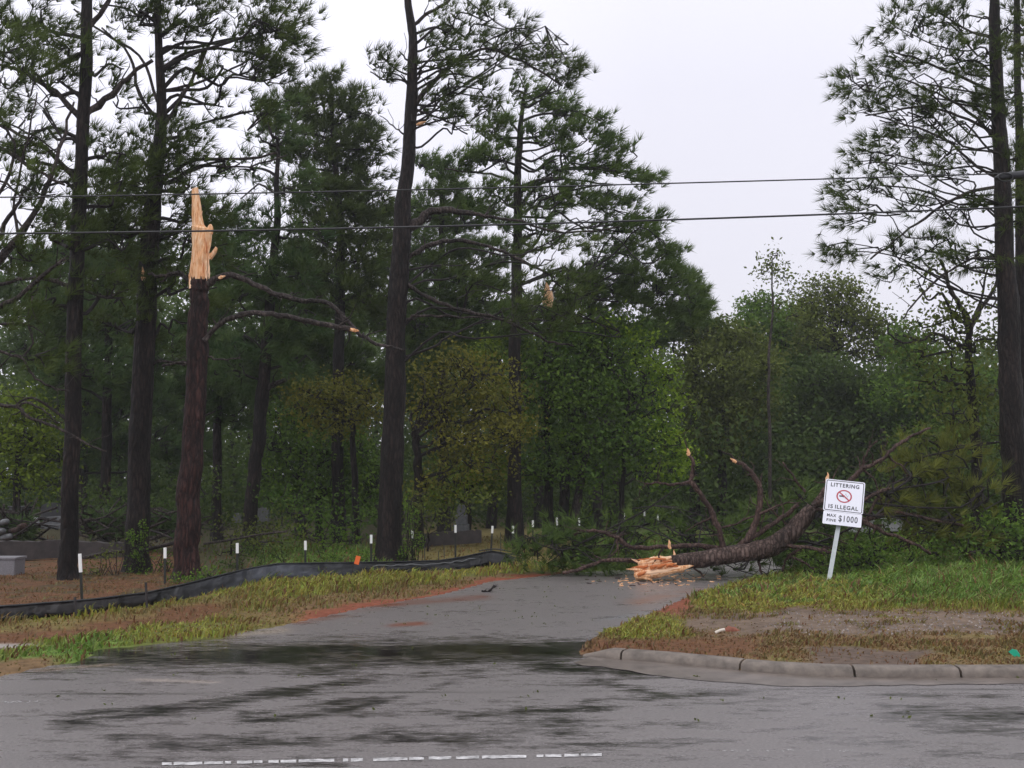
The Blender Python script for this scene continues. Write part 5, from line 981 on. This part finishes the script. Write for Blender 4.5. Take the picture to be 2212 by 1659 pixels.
clump('fresh green shrub at the foot of the broken red trunk', 18.6, [(450, 1240, 40, 18), (480, 1248, 24, 12), (380, 1248, 26, 14), (420, 1252, 30, 10)], 'ivy', .055, 'bush', 'bush', .9)
clump('low olive scrub between the two left pines near the silt fence', 20.2, [(215, 1215, 46, 26), (245, 1190, 30, 20), (190, 1240, 30, 12)], 'olive', .05, 'bush', 'bush', .5)
clump('dim green scrub between the thick left pine and the broken red trunk', 21, [(345, 1200, 30, 26), (360, 1225, 24, 16)], 'ivy', .05, 'bush', 'bush', .45)
clump('soft green ferny bush left of the tall middle pine', 23.8, [(740, 1200, 60, 22), (700, 1206, 40, 16), (790, 1204, 40, 18)], 'ivy', .06, 'bush', 'bush', 1.2)
clump('dark green shrub behind the grey bulge of the silt fence', 22, [(560, 1200, 50, 30), (620, 1190, 50, 26), (520, 1190, 30, 26), (500, 1220, 30, 16)], 'dark', .07, 'bush', 'bush', .9)

hardwood('tangled brown brush between the broken red trunk and the leaning pine', 25.5, [(500, 1180), (500, 1165)], [5, 4],
         [(490, 1140, 50, 34, .8), (560, 1150, 60, 34, .8), (620, 1130, 50, 40, .8), (520, 1185, 60, 24, .8), (600, 1190, 60, 20, .8)], 'olive', .55, .08, name='bush', cat='bush', lr=.012)
hardwood('dim green brush between the leaning pine and the tall middle pine', 27, [(700, 1180), (700, 1165)], [5, 4],
         [(660, 1110, 60, 44, .8), (740, 1120, 60, 44, .8), (800, 1100, 40, 50, .8), (700, 1165, 90, 24, .8), (610, 1080, 40, 40, .6)], 'green', .6, .09, name='bush', cat='bush', lr=.012)
hardwood('dark brush behind the thick left pine', 28, [(250, 1170), (250, 1155)], [5, 4],
         [(190, 1080, 40, 36, .8), (250, 1090, 50, 40, .8), (330, 1100, 50, 44, .8), (400, 1100, 40, 50, .8), (440, 1060, 40, 40, .7)], 'dark', .7, .10, name='bush', cat='bush', lr=.012)
hardwood('brown green brush right of the tall middle pine before the plot wall', 27.5, [(925, 1165), (925, 1155)], [5, 4],
         [(920, 1100, 34, 40, .8), (960, 1090, 34, 36, .7), (890, 1060, 30, 40, .8), (1040, 1075, 40, 24, .7)], 'olive', .6, .09, name='bush', cat='bush', lr=.012)
# piles of storm debris in the graveyard
def pile(label, x0, x1, y0, y1, Y, n_, leaf):
    b = pt((x0 + x1) / 2, y1, Y); b[2] = float(height(b[0:1], b[1:2])[0]); t = thing('brush_pile', label, 'brush pile', b); 
    g = Geo(); g2 = Geo(); g3 = Geo()
    for k in range(n_):
        a = pt(R.uniform(x0, x1), R.uniform(y0, y1), Y + R.uniform(-.6, .6)); d_ = unit(R.normal(0, 1, 3) * [1, .4, .28]) * R.uniform(.3, 1.0); g.tube(wig(a - d_, a + d_, 4, .25), R.uniform(.012, .035), 5)
    P_ = np.array([pt(R.uniform(x0, x1), R.uniform(y0, y1), Y + R.uniform(-.6, .6)) for k in range(n_ * 6)]); needles(g2, P_, R.normal(0, 1, (len(P_), 3)) + [.4, 0, .3], 10, .28, .024)
    g.build('limbs', M_limb, t, b); g2.build('foliage', LM[leaf], t, b, smooth=False, tint=True)
pile('heap of cut limbs and pale wood chunks above the granite block at the left edge', -60, 70, 1118, 1168, 27, 60, 'pine3')
pile('heap of fallen pine boughs between the two left pines', 180, 420, 1105, 1160, 27, 60, 'pine3')
for k, (x, y, w) in enumerate(((8, 1128, 16), (30, 1146, 18), (14, 1160, 20), (48, 1136, 14), (2, 1148, 14))):
    g = Geo(); g.tube([pt(x - w / 2, y + 2, 26), pt(x, y, 25.9), pt(x + w / 2, y - 2, 25.8)], [.06, .075, .06], 8, 0, True, .1)
    tag(g.build('log_chunk', M_limb_brown if k % 2 else M_marble, base=pt(x, y, 26)), ['pale log chunk on top of the heap at the left edge', 'brown log chunk at the right foot of the heap', 'lowest pale log chunk of the heap at the left edge', 'brown log chunk at the right top of the heap', 'pale log chunk cut by the left edge of the photo'][k], 'log', 'log chunks in the heap at the left edge')
# leafy weeds in the lush grass
g = Geo(); wx = R.uniform(1690, 2330, 5200); wy = R.uniform(1196, 1306, 5200); wp = hitv(wx, wy)
for k in range(5200):
    vx_ = wx[k]; vy_ = wy[k]; lim = np.interp(vx_, [1690, 1800, 2000, 2330], [1240, 1262, 1296, 1306])
    if vy_ > lim or R.uniform() > .25 + 1.1 * vnoise(vx_ * .02, vy_ * .05, 1, 44): continue
    p = wp[k]; h_ = R.uniform(.03, .22) * (.5 + vnoise(p[0], p[1], 1.6, 45)); m_ = 7
    leaves(g, p + np.stack([R.normal(0, .05, m_), R.normal(0, .05, m_), R.uniform(.2, 1, m_) * h_], -1), .055, 0, np.clip(R.normal(.5, .25) + R.normal(0, .1, m_), 0, 1), up=1.0)
o = g.build('weeds', LM['ivy'], smooth=False, tint=True); o['kind'] = 'stuff'; o['label'] = 'leafy green weeds growing through the grass at the right'; o['category'] = 'weeds'

# ---- bare limbs reaching in from a tree off the left edge
t, b = tree('bare_tree', 'bare twisted limbs of a tree standing outside the left edge', 'tree', -140, 1260)
Y = b[1] - .5; P = trunk(t, b, [(-150, 1260), (-140, 1000), (-120, 800), (-90, 700), (-60, 640)], [60, 52, 46, 40, 34], Y, M_bark)
for pv, w0, w1 in [([(-60, 650), (0, 560), (40, 510), (80, 450), (115, 370), (135, 300), (160, 220)], 20, 5), ([(-60, 680), (0, 660), (50, 630), (110, 580), (140, 560)], 14, 6), ([(-20, 540), (20, 470), (50, 420), (90, 350)], 12, 4), ([(-60, 480), (0, 420), (30, 330), (0, 250), (-20, 180)], 8, 4), ([(-60, 300), (20, 330), (80, 370), (140, 400)], 12, 5), ([(40, 510), (30, 430), (60, 300), (80, 200)], 7, 3),
                  ([(-60, 760), (0, 760), (50, 775), (70, 810), (110, 835), (150, 845)], 7, 4), ([(-60, 850), (-10, 875), (40, 880), (60, 900), (100, 915), (135, 930), (190, 960), (230, 975)], 9, 4), ([(30, 880), (60, 870), (100, 890), (125, 915)], 6, 3), ([(50, 770), (70, 740), (60, 690), (70, 640)], 5, 3), ([(-60, 400), (0, 390), (60, 430), (120, 420)], 6, 3), ([(0, 700), (60, 700), (110, 730)], 5, 2)]: limb(t, b, pv, w0, w1, Y)
crown_blobs(t, b, np.vstack([P, vpath([(0, 560), (80, 450), (135, 300)], Y)]), [(40, 290, 60, 50, .4), (20, 400, 60, 50, .35), (90, 480, 50, 40, .4), (40, 560, 50, 40, .3), (60, 690, 50, 40, .4), (110, 770, 40, 30, .4), (30, 180, 60, 50, .5), (60, 120, 60, 40, .5)], Y, dens=1.0, limb_r=.02)

# ---- debris in the graveyard
b0 = pt(215, 1150, 31); g = Geo(); shard(g, pt(188, 1141, 31), pt(243, 1151, 31), .07, m=0); shard(g, pt(208, 1149, 31), pt(225, 1162, 31), .05, m=0); tag(g.build('wood_splinter', [M_wood], base=b0, smooth=False), 'orange split piece of wood lying behind the leftmost pine', 'wood splinter')
b0 = pt(300, 1180, 21.5); g = Geo(); g.tube(vpath([(180, 1205), (240, 1193), (300, 1190), (330, 1184), (380, 1172)], 21.5, 20.5, 4), .035, 6); g.tube(vpath([(440, 1175), (500, 1166), (560, 1155), (620, 1148)], 21.5, 22.5, 4), .022, 6); g.tube(vpath([(300, 1140), (340, 1150), (370, 1162)], 22, 21, 4), .02, 6); g.tube(vpath([(288, 1190), (285, 1160), (300, 1150)], 21.5, 21.5, 4), .03, 6)
tag(g.build('fallen_branch', M_limb, base=b0), 'long fallen branch resting behind the broken red trunk', 'branch')
b0 = hit(1050, 1279); g = Geo(); g.tube(vpath([(1040, 1276), (1052, 1279), (1062, 1272), (1068, 1264)], b0[1], None, 3), [.018] * 9 + [.006], 5); g.tube(vpath([(1050, 1280), (1075, 1284), (1103, 1283)], b0[1], None, 3), .012, 5)
P_ = np.array([pt(1045, 1277, b0[1]), pt(1055, 1278, b0[1]), pt(1065, 1268, b0[1])]); needles(g, np.repeat(P_, 3, 0), np.tile([1, 0, .3], (9, 1)), 6, .12, .012)
tag(g.build('twig', M_twig, base=b0), 'small broken twig lying on the asphalt of the side road', 'twig')
g = Geo()
for k in range(130):
    q = hit(R.uniform(780, 1500), R.uniform(1240, 1350)) if k < 90 else hit(R.uniform(100, 2200), R.uniform(1400, 1560)); q[2] = .008; leaves(g, q[None] + R.normal(0, .03, (2, 3)) * [1, 1, .1], .035, 0, R.uniform(0, .4, 2))
o = g.build('leaf_litter', LM['olive'], smooth=False, tint=True); o['kind'] = 'stuff'; o['label'] = 'scattered leaf and bark bits on the wet side road'; o['category'] = 'leaf litter'
# marker flag
b0 = hit(757, 1250); root = thing('marker_flag', 'small orange marker flag on a bent wire beside the silt fence', 'flag', b0); g = Geo(); g.tube(spline([b0 - [0, 0, .05], pt(764, 1222, b0[1]), pt(770, 1206, b0[1])], 4), .006, 5); g.build('wire_stem', M_post, root, b0)
g = Geo(); g.box(pt(772, 1210, b0[1] - .01), (.045, .003, .08), Matrix.Rotation(.25, 3, 'Y')); g.build('flag', M_orange, root, b0, smooth=False)
# green plastic scrap
b0 = hit(2190, 1418); g = Geo(); out_ = [(2178, 1408), (2186, 1402), (2196, 1404), (2202, 1412), (2205, 1421), (2197, 1422), (2188, 1416)]; A_ = np.array([pt(a, c, b0[1] - .02) for a, c in out_]); B_ = A_ + [.005, .008, 0]; m_ = len(A_)
g.add(A_, [list(range(m_))[::-1]]); g.add(B_, [list(range(m_))]); g.add(np.vstack([A_, B_]), [[i, (i + 1) % m_, (i + 1) % m_ + m_, i + m_] for i in range(m_)]); tag(g.build('plastic_scrap', M_teal, base=b0, smooth=False), 'bright green plastic scrap lying in the grass near the right edge', 'litter')
# litter on red clay lump
b0 = hit(1560, 1368); g = Geo(); g.tube(vpath([(1545, 1367), (1556, 1362), (1566, 1360)], b0[1], None, 3), .02, 6); tag(g.build('litter_scrap', M_litter, base=b0), 'pale scrap of litter at the near edge of the muddy track', 'litter')
b0 = hit(1580, 1366); g = Geo(); g.tube(vpath([(1560, 1366), (1580, 1363), (1600, 1367)], b0[1] + .1, None, 4), [.02, .04, .05, .06, .06, .05, .04, .03, .02], 7, 0, True, .15); tag(g.build('clay_lump', M_clay, base=b0), 'lump of red clay beside the pale litter scrap', 'clay lump')

# ================================================================== FAR WOOD behind everything (reads as one dark mass)
g = Geo(); gt = Geo()
for Y0, n_, zmax, ls in ((46, 620, 11, .24), (57, 650, 15, .30), (74, 560, 18, .42), (98, 420, 19, .60)):
    half = Y0 * .62
    for k in range(n_):
        x = R.uniform(-half, half); y = Y0 + R.uniform(-5, 6); right = x > Y0 * .17
        vx_ = CX + F * x / y; zm = (HOR - float(np.interp(vx_, [-200, 300, 700, 1100, 1400, 1500, 1600, 1750, 2000, 2212, 2500], [430, 470, 520, 580, 690, 770, 800, 780, 740, 640, 560]))) / F * y + 1.9
        zm = min(zm * (.82 + .18 * R.uniform()) * (.9 + .2 * float(vnoise(x, Y0, .25, 4))) - ls * 4, 24); z = R.uniform(0, 1) ** 1.1 * zm
        q = np.array([x, y, z]); m_ = 120; u = unit(R.normal(0, 1, (m_, 3))) * R.uniform(.1, 1, (m_, 1)) ** .5 * [2.2 * ls / .26, 1.6, 1.5 * ls / .26]; leaves(g, q + u, ls, 0, np.clip(R.normal(.4, .2) + R.normal(0, .12, m_), 0, 1))
    for k in range(26):
        x = R.uniform(-half, half); y = Y0 + R.uniform(-5, 6); zt = zmax * (.38 if x > y * .14 else .7); gt.tube([[x, y, -.3], [x + R.normal(0, .2), y, zt * .4], [x + R.normal(0, .4), y, zt]], [.22, .18, .1], 6)
for k in range(1300):     # low brush closing the ground line
    y = R.uniform(40, 95); x = R.uniform(-y * .62, y * .62); m_ = 50; leaves(g, np.array([x, y, R.uniform(.2, 2.0)]) + R.normal(0, 1, (m_, 3)) * [1.0, .5, .6], .22, 0, np.clip(R.normal(.35, .2) + R.normal(0, .12, m_), 0, 1))
root = thing('far_wood', 'dark distant wood closing the view behind the cemetery', 'woodland', (0, 70, 0)); root['kind'] = 'stuff'
o = g.build('crown', LM['dark'], root, (0, 70, 0), smooth=False, tint=True); o2 = gt.build('trunk', M_bark, root, (0, 70, 0))

hz_ = bpy.data.meshes.new('haze'); g = Geo(); g.box((0, 320, 11), (425, 385, 12.3)); o = g.build('haze', None or bpy.data.materials.new('rain_haze'), smooth=False); o['kind'] = 'stuff'; o['label'] = 'thin rain haze over the whole place'; o['category'] = 'haze'
m = o.data.materials[0]; m.use_nodes = True; m.node_tree.nodes.clear(); a = m.node_tree.nodes.new('ShaderNodeOutputMaterial'); v = m.node_tree.nodes.new('ShaderNodeVolumePrincipled')
v.inputs['Color'].default_value = (.9, .93, .95, 1); v.inputs['Density'].default_value = .0008; v.inputs['Anisotropy'].default_value = .2; m.node_tree.links.new(v.outputs[0], a.inputs['Volume'])
